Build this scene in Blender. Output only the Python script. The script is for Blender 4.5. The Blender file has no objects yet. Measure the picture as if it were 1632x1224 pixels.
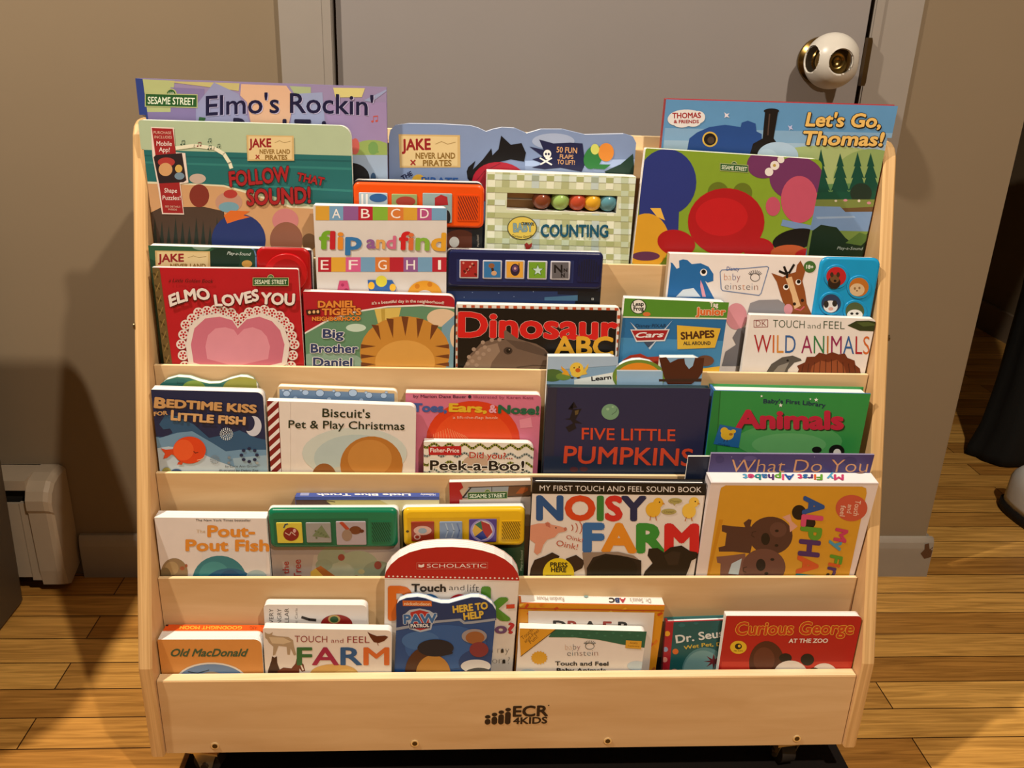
import bpy, bmesh, math, random
import numpy as np
from mathutils import Matrix, Vector
random.seed(7)
sc = bpy.context.scene
COL = sc.collection
# ------------------------------------------------------------------ camera
F_PX = 1400.0
CAM = np.array([-0.0779, 0.0, 0.933])
RGT = np.array([0.998011, -0.053067, 0.034042])
UPV = np.array([-0.012396, 0.364251, 0.931218])
FWD = np.array([0.061816, 0.929788, -0.362869])
cd = bpy.data.cameras.new('camera'); cam = bpy.data.objects.new('camera', cd); COL.objects.link(cam)
cd.sensor_fit = 'HORIZONTAL'; cd.sensor_width = 36.0; cd.lens = F_PX / 1632 * 36.0; cd.clip_start = 0.02
m = Matrix.Identity(4)
for i, a in enumerate((RGT, UPV, -FWD)):
    for j in range(3): m[j][i] = a[j]
for j in range(3): m[j][3] = CAM[j]
cam.matrix_world = m
sc.camera = cam
# ------------------------------------------------------------------ world, lamps, exposure
sc.view_settings.view_transform = 'Standard'; sc.view_settings.look = 'None'
sc.view_settings.gamma = 1.0; sc.view_settings.use_curve_mapping = False
sc.view_settings.exposure = 0.0
w = bpy.data.worlds.new('room_ambient'); sc.world = w; w.use_nodes = True
bgn = w.node_tree.nodes['Background']; bgn.inputs[0].default_value = (1.0, 0.83, 0.66, 1); bgn.inputs[1].default_value = 0.12
def lamp(name, loc, target, power, size, color=(1.0, 0.86, 0.70), radius=0.035, blend=0.9):
    ld = bpy.data.lights.new(name, 'SPOT'); ld.energy = power; ld.color = color
    ld.spot_size = math.radians(size); ld.spot_blend = blend; ld.shadow_soft_size = radius
    o = bpy.data.objects.new(name, ld); COL.objects.link(o); o.location = loc
    o.rotation_euler = (Vector(target) - Vector(loc)).to_track_quat('-Z', 'Y').to_euler()
    return o
lamp('ceiling_spot', (0.60, -0.20, 2.20), (0.45, 0.60, 0.0), 128, 165, blend=0.6, radius=0.03)
lamp('ceiling_spot', (-1.09, 0.60, 2.40), (-0.72, 0.72, 0.0), 215, 132, blend=0.85)
# ------------------------------------------------------------------ materials
def lin(h):
    if not isinstance(h, str): return tuple(h)
    h = h.lstrip('#'); v = [int(h[i:i+2], 16) / 255 for i in (0, 2, 4)]
    return tuple(x / 12.92 if x <= 0.04045 else ((x + 0.055) / 1.055) ** 2.4 for x in v)
MC = {}
def M(h, rough=0.42, metal=0.0, vary=0.05, nscale=60.0, bump=0.0, spec=0.4):
    k = (h, rough, metal, vary, nscale, bump)
    if k in MC: return MC[k]
    mt = bpy.data.materials.new('surface_' + str(h).lstrip('#')); mt.use_nodes = True
    nt = mt.node_tree; b = nt.nodes['Principled BSDF']
    c = lin(h)
    if min(c) > 0.36 and max(c)-min(c) < 0.3: c = tuple(min(0.84, q*k_) for q, k_ in zip(c, (1.05, 1.15, 1.27)))   # paper white
    b.inputs['Roughness'].default_value = rough; b.inputs['Metallic'].default_value = metal
    b.inputs['Specular IOR Level'].default_value = spec
    tc = nt.nodes.new('ShaderNodeTexCoord'); n = nt.nodes.new('ShaderNodeTexNoise')
    n.inputs['Scale'].default_value = nscale; n.inputs['Detail'].default_value = 3
    nt.links.new(tc.outputs['Object'], n.inputs['Vector'])
    mr = nt.nodes.new('ShaderNodeMix'); mr.data_type = 'RGBA'
    mr.inputs['A'].default_value = tuple(x * (1 - vary) for x in c) + (1,)
    mr.inputs['B'].default_value = tuple(min(1, x * (1 + vary)) for x in c) + (1,)
    nt.links.new(n.outputs['Fac'], mr.inputs['Factor']); nt.links.new(mr.outputs['Result'], b.inputs['Base Color'])
    if bump:
        bp = nt.nodes.new('ShaderNodeBump'); bp.inputs['Strength'].default_value = bump; bp.inputs['Distance'].default_value = 0.002
        nt.links.new(n.outputs['Fac'], bp.inputs['Height']); nt.links.new(bp.outputs['Normal'], b.inputs['Normal'])
    MC[k] = mt
    return mt
def wood(name, c1, c2, stretch, rough=0.5, scale=30.0):
    mt = bpy.data.materials.new(name); mt.use_nodes = True
    nt = mt.node_tree; b = nt.nodes['Principled BSDF']; b.inputs['Roughness'].default_value = rough
    b.inputs['Specular IOR Level'].default_value = 0.35
    tc = nt.nodes.new('ShaderNodeTexCoord'); mp = nt.nodes.new('ShaderNodeMapping'); mp.inputs['Scale'].default_value = stretch
    nt.links.new(tc.outputs['Object'], mp.inputs['Vector'])
    n = nt.nodes.new('ShaderNodeTexNoise'); n.inputs['Scale'].default_value = scale; n.inputs['Detail'].default_value = 5; n.inputs['Distortion'].default_value = 0.6
    nt.links.new(mp.outputs['Vector'], n.inputs['Vector'])
    cr = nt.nodes.new('ShaderNodeValToRGB')
    cr.color_ramp.elements[0].position = 0.3; cr.color_ramp.elements[1].position = 0.7
    cr.color_ramp.elements[0].color = lin(c1) + (1,); cr.color_ramp.elements[1].color = lin(c2) + (1,)
    nt.links.new(n.outputs['Fac'], cr.inputs['Fac']); nt.links.new(cr.outputs['Color'], b.inputs['Base Color'])
    return mt
BIRCH = wood('birch_face', '#c5a274', '#d4b589', (1.0, 8, 8), 0.5, 5)
BIRCHV = wood('birch_side', '#c9a070', '#d9b483', (8, 8, 1.2), 0.5, 6)
PLYEDGE = wood('birch_plywood_edge', '#bd9661', '#dbb680', (60, 3, 1.0), 0.55, 4)
PLYEDGEX = wood('birch_plywood_top_edge', '#e6c998', '#f1dcb2', (2, 60, 1.0), 0.55, 4)
def floor_mat():
    mt = bpy.data.materials.new('oak_floor_planks'); mt.use_nodes = True
    nt = mt.node_tree; L = nt.links.new; b = nt.nodes['Principled BSDF']
    b.inputs['Roughness'].default_value = 0.36; b.inputs['Specular IOR Level'].default_value = 0.35
    tc = nt.nodes.new('ShaderNodeTexCoord'); mp = nt.nodes.new('ShaderNodeMapping')
    mp.inputs['Location'].default_value = (0.335, -0.012, 0)
    L(tc.outputs['Object'], mp.inputs['Vector'])
    br = nt.nodes.new('ShaderNodeTexBrick'); br.offset = 0.37; br.offset_frequency = 2
    br.inputs['Color1'].default_value = lin('#b07a36') + (1,); br.inputs['Color2'].default_value = lin('#f0bd66') + (1,)
    br.inputs['Mortar'].default_value = lin('#3a2008') + (1,); br.inputs['Scale'].default_value = 1.0
    br.inputs['Mortar Size'].default_value = 0.0011; br.inputs['Mortar Smooth'].default_value = 0.3; br.inputs['Bias'].default_value = 0.1
    br.inputs['Brick Width'].default_value = 0.93; br.inputs['Row Height'].default_value = 0.0605
    L(mp.outputs['Vector'], br.inputs['Vector'])
    m2 = nt.nodes.new('ShaderNodeMapping'); m2.inputs['Scale'].default_value = (2.0, 38, 1); L(tc.outputs['Object'], m2.inputs['Vector'])
    n = nt.nodes.new('ShaderNodeTexNoise'); n.inputs['Scale'].default_value = 3.2; n.inputs['Detail'].default_value = 6; n.inputs['Distortion'].default_value = 1.1
    L(m2.outputs['Vector'], n.inputs['Vector'])
    cr = nt.nodes.new('ShaderNodeValToRGB'); cr.color_ramp.elements[0].position = 0.3; cr.color_ramp.elements[1].position = 0.68
    cr.color_ramp.elements[0].color = (0.55, 0.5, 0.42, 1); cr.color_ramp.elements[1].color = (1.08, 1.05, 1.0, 1)
    L(n.outputs['Fac'], cr.inputs['Fac'])
    mx = nt.nodes.new('ShaderNodeMix'); mx.data_type = 'RGBA'; mx.blend_type = 'MULTIPLY'; mx.inputs['Factor'].default_value = 1.0
    L(br.outputs['Color'], mx.inputs['A']); L(cr.outputs['Color'], mx.inputs['B']); L(mx.outputs['Result'], b.inputs['Base Color'])
    return mt
# ------------------------------------------------------------------ mesh helpers
class MB:
    def __init__(s): s.v = []; s.f = []; s.mi = []; s.mats = []; s.sm = []
    def mat(s, m):
        if m not in s.mats: s.mats.append(m)
        return s.mats.index(m)
    def add(s, vs, fs, m, smooth=False):
        o = len(s.v); k = s.mat(m); s.v += [tuple(map(float, q)) for q in vs]
        for f in fs: s.f.append(tuple(i + o for i in f)); s.mi.append(k); s.sm.append(smooth)
    def box(s, a, b, m):
        x0, y0, z0 = a; x1, y1, z1 = b
        v = [(x0,y0,z0),(x1,y0,z0),(x1,y1,z0),(x0,y1,z0),(x0,y0,z1),(x1,y0,z1),(x1,y1,z1),(x0,y1,z1)]
        s.add(v, [(3,2,1,0),(4,5,6,7),(0,1,5,4),(1,2,6,5),(2,3,7,6),(3,0,4,7)], m)
    def slab(s, out, y0, y1, m, mside=None, bev=0.0, mback=None):
        """outline (x, z), counter-clockwise seen from the front (-y), swept from y0 to y1; bev rounds the front edge"""
        n = len(out); xs = [p[0] for p in out]; zs = [p[1] for p in out]
        cx, cz = (min(xs)+max(xs))/2, (min(zs)+max(zs))/2; W = max(xs)-min(xs); H = max(zs)-min(zs)
        rings = []
        if bev:
            for t in (0.0, 0.33, 0.66, 1.0):
                a = t * math.pi / 2; ins = bev * (1 - math.sin(a)); yy = y0 + bev * (1 - math.cos(a))
                kx, kz = (W - 2*ins)/W, (H - 2*ins)/H
                rings.append([(cx+(x-cx)*kx, yy, cz+(z-cz)*kz) for x, z in out])
        else: rings.append([(x, y0, z) for x, z in out])
        rings.append([(x, y1, z) for x, z in out])
        v = [q for r_ in rings for q in r_]
        s.add(rings[0], [tuple(range(n))], m)
        s.add(rings[-1], [tuple(reversed(range(n)))], mback or m)
        fs = []
        for k in range(len(rings)-1):
            for i in range(n):
                j = (i+1) % n; fs.append((k*n+i, (k+1)*n+i, (k+1)*n+j, k*n+j))
        s.add(v, fs, mside or m, smooth=bool(bev))
    def tube(s, p, q, r0, r1, m, n=20, cap=True):
        p, q = Vector(p), Vector(q); d = (q-p).normalized(); a = d.orthogonal().normalized(); b = d.cross(a)
        v = []
        for c, r_ in ((p, r0), (q, r1)):
            for i in range(n):
                t = 2*math.pi*i/n; v.append(c + (a*math.cos(t) + b*math.sin(t))*r_)
        s.add(v, [(i, (i+1) % n, n+(i+1) % n, n+i) for i in range(n)], m, True)
        if cap: s.add(v, [tuple(reversed(range(n))), tuple(range(n, 2*n))], m)
    def ball(s, c, r, m, sx=1, sy=1, sz=1, n=20, k=12):
        v = []; 
        for i in range(k+1):
            ph = math.pi*i/k
            for j in range(n):
                t = 2*math.pi*j/n
                v.append((c[0]+r*sx*math.sin(ph)*math.cos(t), c[1]+r*sy*math.sin(ph)*math.sin(t), c[2]+r*sz*math.cos(ph)))
        s.add(v, [(i*n+j, (i+1)*n+j, (i+1)*n+(j+1) % n, i*n+(j+1) % n) for i in range(k) for j in range(n)], m, True)
    def build(s, name, parent=None, label=None):
        me = bpy.data.meshes.new(name); me.from_pydata(s.v, [], s.f)
        for m in s.mats: me.materials.append(m)
        me.polygons.foreach_set('material_index', s.mi); me.polygons.foreach_set('use_smooth', s.sm); me.update()
        o = bpy.data.objects.new(name, me); COL.objects.link(o)
        if parent: o.parent = parent
        if label: o['label'] = label
        return o
def thing(name, label, cat, loc=(0,0,0), group=None):
    o = bpy.data.objects.new(name, None); COL.objects.link(o); o.location = loc; o.empty_display_size = 0.03
    o['label'] = label; o['category'] = cat
    if group: o['group'] = group
    return o
def tag(o, label, cat, group=None):
    o['label'] = label; o['category'] = cat
    if group: o['group'] = group
    return o
def struct(o): o['kind'] = 'structure'; return o
# ================================================================== THE ROOM
WALLP = M('#7d6e58', 0.75, 0, 0.02, 14, 0.05)
TRIMP = M('#8f8880', 0.5, 0, 0.03, 20, 0.04)
DOORP = M('#878280', 0.5, 0, 0.03, 8, 0.04)
BASEP = M('#989084', 0.5, 0, 0.06, 30, 0.05)
YW = 1.41
b = MB(); b.box((-3.0, -1.5, -0.05), (1.865, 4.2, 0.0), floor_mat()); struct(b.build('floor'))
b = MB()                                             # back wall: left of the door, above it, right of it up to the opening
b.box((-3.0, YW, 0.0), (-0.27, YW+0.11, 2.5), WALLP); b.box((0.545, YW, 0.0), (0.817, YW+0.11, 2.5), WALLP)
b.box((-0.27, YW, 2.06), (0.545, YW+0.11, 2.5), WALLP); struct(b.build('wall_back'))
b = MB(); b.box((1.865, -1.5, 0.0), (1.965, 4.2, 2.5), WALLP); struct(b.build('wall_right'))
b = MB(); b.box((-3.0, 4.2, 0.0), (1.865, 4.3, 2.5), WALLP); struct(b.build('wall_hall'))
b = MB(); b.box((-3.1, -1.5, 0.0), (-3.0, 4.3, 2.5), WALLP); struct(b.build('wall_left'))
b = MB(); b.box((-3.1, -0.4, 2.5), (1.965, 4.3, 2.6), M('#c9bfae', 0.8)); struct(b.build('ceiling'))
def casing(x0, x1, name, bead, th):
    b = MB(); b.box((x0, YW-th, 0.0), (x1, YW, 2.13), TRIMP)
    b.box((bead-0.006, YW-th-0.003, 0.0), (bead+0.006, YW-th, 2.13), TRIMP); return struct(b.build(name))
casing(-0.343, -0.266, 'trim_1', -0.274, 0.016); casing(0.541, 0.617, 'trim_2', 0.549, 0.004)
b = MB(); b.box((-0.266, YW-0.016, 2.06), (0.541, YW, 2.13), TRIMP); struct(b.build('trim_3'))
def door_build():
    b = MB(); b.box((-0.262, YW-0.006, 0.012), (0.5335, YW+0.030, 2.055), DOORP)
    d = struct(b.build('door_1'))
    brass = M('#8f7440', 0.25, 1.0)
    k = MB()                                           # rose, neck and round knob turned about the knob's axis
    kx, kz = 0.4665, 0.9225; prof = [(0.030, YW-0.006), (0.034, YW-0.009), (0.033, YW-0.013), (0.017, YW-0.018), (0.011, YW-0.024), (0.011, YW-0.036),
        (0.019, YW-0.042), (0.0255, YW-0.052), (0.0265, YW-0.064), (0.022, YW-0.074), (0.013, YW-0.079), (0.008, YW-0.0795), (0.0075, YW-0.075), (0.0001, YW-0.075)]
    n = 32; v = [(kx+r_*math.cos(2*math.pi*i/n), y, kz+r_*math.sin(2*math.pi*i/n)) for r_, y in prof for i in range(n)]
    k.add(v, [(a*n+i, a*n+(i+1) % n, (a+1)*n+(i+1) % n, (a+1)*n+i) for a in range(len(prof)-1) for i in range(n)], brass, True)
    k.build('door_knob', d, 'brass round door knob')
    s = MB(); s.slab([(0.5340,0.888),(0.5400,0.888),(0.5415,0.893),(0.5415,0.952),(0.5400,0.957),(0.5340,0.957)], YW-0.0175, YW+0.004, M('#5a4526', 0.35, 0.8))
    s.build('latch_plate', d, 'dark brass latch plate in the door gap')
    # white child-proof cover: hollow ball with round holes
    c = MB(); R_ = 0.0395; cy = YW-0.058; holes = [((0,-1,0), 27), ((-1,-0.22,0.05), 29), ((1,-0.22,0.05), 29), ((0,1,0), 30)]
    nn, kk = 112, 72; white = M('#bdb2a2', 0.3)
    def rim(dv):
        for h, an in holes:
            h = Vector(h).normalized(); a = dv.angle(h); an = math.radians(an)
            if a < an: return True
        return False
    vs = []
    for r_ in (R_, R_-0.0025):
        for i in range(kk+1):
            ph = math.pi*i/kk
            for j in range(nn):
                t = 2*math.pi*j/nn; d_ = Vector((math.sin(ph)*math.cos(t), math.sin(ph)*math.sin(t), math.cos(ph)))
                # pull vertices just inside a hole onto its rim so the hole is round
                for h, an in holes:
                    h = Vector(h).normalized(); a = d_.angle(h); an = math.radians(an)
                    if an - 0.05 < a < an + 0.022:
                        ax = h.cross(d_).normalized(); d_ = Matrix.Rotation(an, 3, ax) @ h
                vs.append((kx+r_*d_.x, cy+r_*d_.y, kz+r_*d_.z))
    fs = []; N1 = (kk+1)*nn; keep = set()
    for i in range(kk):
        for j in range(nn):
            ph = math.pi*(i+.5)/kk; t = 2*math.pi*(j+.5)/nn
            if not rim(Vector((math.sin(ph)*math.cos(t), math.sin(ph)*math.sin(t), math.cos(ph)))): keep.add((i, j))
    for i, j in keep:
        q = (i*nn+j, (i+1)*nn+j, (i+1)*nn+(j+1) % nn, i*nn+(j+1) % nn)
        fs.append(q); fs.append(tuple(N1+a for a in reversed(q)))
        for (di, dj), e in (((-1,0),(q[0],q[3])), ((1,0),(q[1],q[2])), ((0,-1),(q[0],q[1])), ((0,1),(q[3],q[2]))):
            o = (i+di, (j+dj) % nn)
            if 0 <= o[0] < kk and o not in keep: fs.append((e[0], e[1], e[1]+N1, e[0]+N1))
    c.add(vs, fs, white, True)
    tag(c.build('door_knob_cover'), 'white round plastic child safety cover with holes over the brass door knob', 'knob cover')
door_build()
def baseboard(x0, x1, name, h):
    b = MB(); prof = [(YW-0.013, 0.0), (YW, 0.0), (YW, h), (YW-0.007, h), (YW-0.011, h-0.008), (YW-0.013, h-0.02)]
    v = [(x, y, z) for x in (x0, x1) for y, z in prof]; n = len(prof)
    b.add(v, [tuple(range(n)), tuple(reversed(range(n, 2*n)))] + [(i, n+i, n+(i+1) % n, (i+1) % n) for i in range(n)], BASEP)
    return b
struct(baseboard(-0.750, -0.343, 'baseboard_left', 0.085).build('baseboard_left'))
bb = baseboard(0.617, 0.829, 'baseboard_right', 0.082)
bb.box((0.817, YW, 0.0), (0.829, YW+0.11, 0.078), BASEP)
bb.add([(0.806,YW-0.0135,0.052),(0.816,YW-0.0135,0.040),(0.828,YW-0.0135,0.044),(0.828,YW-0.0128,0.066),(0.822,YW-0.0135,0.061),(0.818,YW-0.0130,0.074),(0.811,YW-0.0130,0.072),(0.812,YW-0.0135,0.061)],
       [tuple(range(8))], M('#5c3d22', 0.8))
struct(bb.build('baseboard_right'))
b = MB(); b.box((1.850, 1.2, 0.0), (1.865, 4.2, 0.10), M('#8a7a66', 0.6)); struct(b.build('baseboard_hall'))
# ---- baseboard heater in the left corner
def heater():
    t = thing('baseboard_heater', 'white metal baseboard heater with rounded end cap low on the left wall', 'heater', (-0.75, YW, 0))
    W_ = M('#a89a86', 0.45, 0, 0.05, 40); D_ = M('#15100a', 0.8)
    def L_(x): return x + 0.75
    c = MB(); prof = [(-0.001,0.030),(-0.052,0.012),(-0.064,0.020),(-0.068,0.050),(-0.070,0.165),(-0.074,0.172),(-0.074,0.190),(-0.067,0.205),(-0.052,0.218),(-0.030,0.223),(-0.001,0.223)]
    n = len(prof); v = []
    for x, kx in ((-0.797, 1.0), (-0.768, 1.0), (-0.761, 0.97), (-0.757, 0.92)):
        for y, z in prof: v.append((L_(x), y*kx, 0.012 + (z-0.012)*(0.5+0.5*kx)))
    fs = [tuple(range(n)), tuple(reversed(range(3*n, 4*n)))]
    for a in range(3): fs += [(a*n+i, (a+1)*n+i, (a+1)*n+(i+1) % n, a*n+(i+1) % n) for i in range(n)]
    c.add(v, fs, W_); c.build('end_cap', t)
    p = MB(); p.box((L_(-1.6), -0.064, 0.035), (L_(-0.812), -0.058, 0.180), W_); p.build('front_panel', t)
    p = MB(); p.box((L_(-1.6), -0.004, 0.02), (L_(-0.797), 0.0, 0.223), W_); p.box((L_(-1.6), -0.064, 0.205), (L_(-0.797), -0.001, 0.223), W_); p.build('back_plate', t)
    p = MB(); p.box((L_(-1.6), -0.050, 0.06), (L_(-0.80), -0.010, 0.203), D_); p.build('heating_fins', t, 'dark fins inside the slot')
    p = MB(); p.box((L_(-0.812), -0.0655, 0.03), (L_(-0.7975), -0.0575, 0.182), W_); p.build('joint_strip', t)
heater()
# ---- tapered grey bin cut off by the left edge of the picture
def bin_():
    t = thing('bin', 'dark grey tapered bin mostly cut off by the left picture edge', 'bin', (-1.022, 1.09, 0))
    g = M('#5a5752', 0.55, 0, 0.08, 120, 0.1); rings = []
    for z, x0, x1, y0, y1, r_ in ((0.0, -1.205, -0.838, 0.900, 1.318, 0.07), (0.012, -1.215, -0.826, 0.892, 1.326, 0.08), (0.70, -1.28, -0.779, 0.848, 1.280, 0.09), (0.702, -1.284, -0.775, 0.844, 1.284, 0.095), (0.722, -1.284, -0.775, 0.844, 1.284, 0.095), (0.722, -1.270, -0.790, 0.860, 1.268, 0.085), (0.03, -1.200, -0.842, 0.905, 1.312, 0.07)):
        rings.append([(x+1.03, y-1.09, z) for x, y in rrect(x0, x1, y0, y1, 0.02, 0.02, r_, r_, 8)])
    n = len(rings[0]); b = MB(); v = [p for q in rings for p in q]
    b.add(v, [(k*n+i, k*n+(i+1) % n, (k+1)*n+(i+1) % n, (k+1)*n+i) for k in range(len(rings)-1) for i in range(n)], g, True)
    b.add(v, [tuple(reversed(range(n))), tuple(range((len(rings)-1)*n, len(rings)*n))], g); b.build('body', t)
def rrect(x0, x1, z0, z1, rtl=0, rtr=0, rbr=0, rbl=0, n=6):
    out = []
    for cx, cz, r_, a0 in ((x0, z0, rbl, 180), (x1, z0, rbr, 270), (x1, z1, rtr, 0), (x0, z1, rtl, 90)):
        if r_ <= 0: out.append((cx, cz)); continue
        px = cx + (r_ if cx == x0 else -r_); pz = cz + (r_ if cz == z0 else -r_)
        for i in range(n+1):
            a = math.radians(a0 + 90*i/n); out.append((px+r_*math.cos(a), pz+r_*math.sin(a)))
    return out
bin_()
# ---- dark mat under the rack
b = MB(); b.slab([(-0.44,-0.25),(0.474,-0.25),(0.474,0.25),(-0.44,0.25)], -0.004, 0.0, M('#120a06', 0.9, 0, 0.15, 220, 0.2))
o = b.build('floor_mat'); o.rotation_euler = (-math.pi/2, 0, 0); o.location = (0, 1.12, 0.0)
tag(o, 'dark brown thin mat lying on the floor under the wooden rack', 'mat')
# ---- hallway: black trousers and a white shoe cut off by the right edge
def hall_things():
    dk = M('#0b0c0b', 0.85, 0, 0.2, 90, 0.2)
    prof = [(0.0, 0.118, 0.072), (0.02, 0.114, 0.075), (0.08, 0.098, 0.07), (0.2, 0.088, 0.07), (0.42, 0.085, 0.072), (0.7, 0.10, 0.09), (1.0, 0.13, 0.11), (1.06, 0.13, 0.11)]
    n = 40; b = MB(); v = []
    for k, (z, rx, ry) in enumerate(prof):
        for i in range(n):
            a = 2*math.pi*i/n; w_ = 1 + (0.07*math.sin(5*a+z*3)+0.03*math.sin(11*a))*(1 if z < 0.9 else 0.5)
            v.append((rx*w_*math.cos(a) + 0.03*z, ry*w_*math.sin(a), 0.004+z))
    b.add(v, [(k*n+i, k*n+(i+1) % n, (k+1)*n+(i+1) % n, (k+1)*n+i) for k in range(len(prof)-1) for i in range(n)] + [tuple(reversed(range(n))), tuple(range((len(prof)-1)*n, len(prof)*n))], dk, True)
    o = b.build('draped_coat'); o.location = (1.33, 1.93, 0); tag(o, 'long black cloth coat hanging to the floor in the dark hallway', 'coat')
    t = thing('shoe', 'white shoe with dark sole on the hallway floor at the right picture edge', 'shoe', (1.19, 1.56, 0)); t.rotation_euler = (0, 0, math.radians(15))
    def loop(L, W, z, toe=1.0):
        return [((W*(1-0.25*max(0, math.cos(a))**2))*math.sin(a), -L*math.cos(a)*1.0, z) for a in [2*math.pi*i/32 for i in range(32)]]
    def loft(rings, m, name):
        q = MB(); n = 32; vv = [p for r_ in rings for p in r_]
        q.add(vv, [(k*n+i, k*n+(i+1) % n, (k+1)*n+(i+1) % n, (k+1)*n+i) for k in range(len(rings)-1) for i in range(n)] + [tuple(reversed(range(n))), tuple(range((len(rings)-1)*n, len(rings)*n))], m, True)
        return q.build(name, t)
    loft([loop(0.135, 0.052, 0.0), loop(0.139, 0.055, 0.010), loop(0.137, 0.053, 0.022)], M('#1c1712', 0.7), 'sole')
    wt = M('#d8d0c4', 0.5)
    up = [loop(0.131, 0.049, 0.022), loop(0.130, 0.049, 0.035)]
    for z, k in ((0.05, 0.97), (0.065, 0.90), (0.078, 0.78), (0.086, 0.6)):
        up.append([(x*k, 0.03*(1-k) + y*k, z + 0.03*max(0, y)/0.13) for x, y, _ in loop(0.130, 0.049, z)])
    loft(up, wt, 'upper')
    q = MB(); st = [(0.046*math.sin(a), -0.02, 0.045+0.043*math.cos(a)) for a in [math.pi*(i/12-0.5) for i in range(13)]]
    vv = st + [(x*1.02, y+0.035, z*1.02+0.006) for x, y, z in st]
    q.add(vv, [(i, i+1, 14+i, 13+i) for i in range(12)], wt, True); q.build('strap', t)
hall_things()
# ================================================================== THE RACK
TIER = {1: (1.064, 0.679, 0.005), 2: (1.027, 0.551, 0.005), 3: (0.990, 0.423, 0.005), 4: (0.953, 0.295, 0.005), 5: (0.906, 0.176, 0.0135)}
DROP = 0.115                                             # pocket depth below the top edge of its front board
HI = 0.4485                                              # half of the clear width
def rack():
    t = thing('book_rack', 'birch plywood book display rack with five tiers standing before the door', 'book rack', (0, 1.07, 0))
    oy = 1.07
    # side panels: profile in (y, z)
    prof = [(0.901, 0.060), (0.899, 0.200)]
    top = (1.099, 0.828); dv = np.array([0.2, 0.628]); dv /= np.linalg.norm(dv)
    r_ = 0.022; c_ = np.array([1.099, 0.828]) + np.array([0.02, -0.01])
    prof += [(1.0905, 0.801), (1.0955, 0.816), (1.103, 0.826), (1.113, 0.831), (1.124, 0.832)]
    prof += [(1.235, 0.832), (1.250, 0.820), (1.250, 0.060)]
    for sgn in (-1, 1):
        b = MB(); x0, x1 = (-0.465, -HI) if sgn < 0 else (HI, 0.465)
        bv = 0.0022; n = len(prof); cy, cz = 1.08, 0.45
        def ring(x, ins):
            out = []
            for i, (y, z) in enumerate(prof):
                p0 = np.array(prof[i-1]); p1 = np.array(prof[(i+1) % n]); d_ = p1-p0; nn_ = np.array([-d_[1], d_[0]]); nn_ /= np.linalg.norm(nn_)
                if nn_ @ (np.array([cy, cz]) - np.array([y, z])) < 0: nn_ = -nn_
                y2, z2 = np.array([y, z]) + nn_*ins; out.append((x, y2-oy, z2))
            return out
        rings = [ring(x0, bv), ring(x0+bv, 0), ring(x1-bv, 0), ring(x1, bv)]; v = [q for g in rings for q in g]
        b.add(v, [tuple(range(n)), tuple(reversed(range(3*n, 4*n)))], BIRCHV)
        b.add(v, [(k*n+i, (k+1)*n+i, (k+1)*n+(i+1) % n, k*n+(i+1) % n) for k in range(3) for i in range(n)], PLYEDGE)
        p = b.build('side_panel', t)
        for y, z in ((1.030, 0.60), (0.960, 0.345), (0.925, 0.15)):
            s = MB(); s.tube((sgn*0.4648, y-oy, z), (sgn*0.4662, y-oy, z), 0.004, 0.004, M('#6a5a40', 0.35, 0.9)); s.build('screw', p)
    for k in (1, 2, 3, 4):
        y, z, th = TIER[k]; b = MB(); b.box((-HI+0.001, y-oy, z-DROP-0.010), (HI-0.001, y+th-oy, z-0.0006), BIRCH)
        b.box((-HI+0.001, y-oy, z-0.0006), (HI-0.001, y+th-oy, z), PLYEDGEX); b.build('pocket_board', t)
    for k, yb in ((1, 1.120), (2, 1.064), (3, 1.027), (4, 0.990), (5, 0.955)):
        y, z, th = TIER[k]; b = MB(); b.box((-HI+0.001, y+th-oy, z-DROP-0.010), (HI-0.001, yb-oy, z-DROP), BIRCH); b.build('pocket_floor', t)
    y, z, th = TIER[5]; b = MB(); b.box((-HI+0.001, y-oy, 0.061), (HI-0.001, y+th-oy, z-0.0015), BIRCH)
    b.box((-HI+0.001, y+0.0008-oy, z-0.0015), (HI-0.001, y+th-oy, z), PLYEDGEX); fp = b.build('front_panel', t)
    # printed mark on the front panel
    dk = M('#22120c', 0.5); b = MB(); yy = y-oy-0.0004
    def U(px, py):
        d = FWD + RGT*(px-816)/F_PX - UPV*(py-612)/F_PX; q = CAM + d*((y-CAM[1])/d[1]); return q[0], q[2]
    def el(cx, cz, rx, rz, n=20): return [(cx+rx*math.cos(2*math.pi*i/n), yy, cz+rz*math.sin(2*math.pi*i/n)) for i in range(n)]
    x0, zb = U(777, 1154.5); sc_ = 0.00080
    for i, hgt in enumerate((10, 14, 18, 22.5)):
        cx = x0 + i*10.9*sc_; rw = 4.6*sc_; z1 = zb + hgt*sc_*1.15
        cap = [(cx+rw*math.cos(a), yy, zb+rw+rw*math.sin(a)) for a in [math.pi+math.pi*j/10 for j in range(11)]] + [(cx+rw*math.cos(a), yy, z1-rw+rw*math.sin(a)) for a in [math.pi*j/10 for j in range(11)]]
        b.add(cap, [tuple(range(len(cap)))], dk); q = el(cx, z1+4.4*sc_, rw, 3.6*sc_); b.add(q, [tuple(range(len(q)))], dk)
    for txt, xa, xb, ya, yb_ in (('ECR', 818, 872.5, 1141.5, 1124.5), ('4KIDS', 818, 871.5, 1153.5, 1143.0)):
        vs, fs, _, zs_ = glyphs(txt, 0.03, 0.0)
        A = U(xa, ya); B_ = U(xb, ya-1.2); C_ = U(xa, yb_)
        b.add([(A[0]+(B_[0]-A[0])*u, yy-z_, A[1]+(B_[1]-A[1])*u+(C_[1]-A[1])*v_) for (u, v_), z_ in zip(vs, zs_)], fs, dk)
    q = el(*U(874.5, 1124), 0.0009, 0.0009); b.add(q, [tuple(range(len(q)))], dk)
    b.build('maker_mark', fp, 'dark brown printed maker mark')
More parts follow.
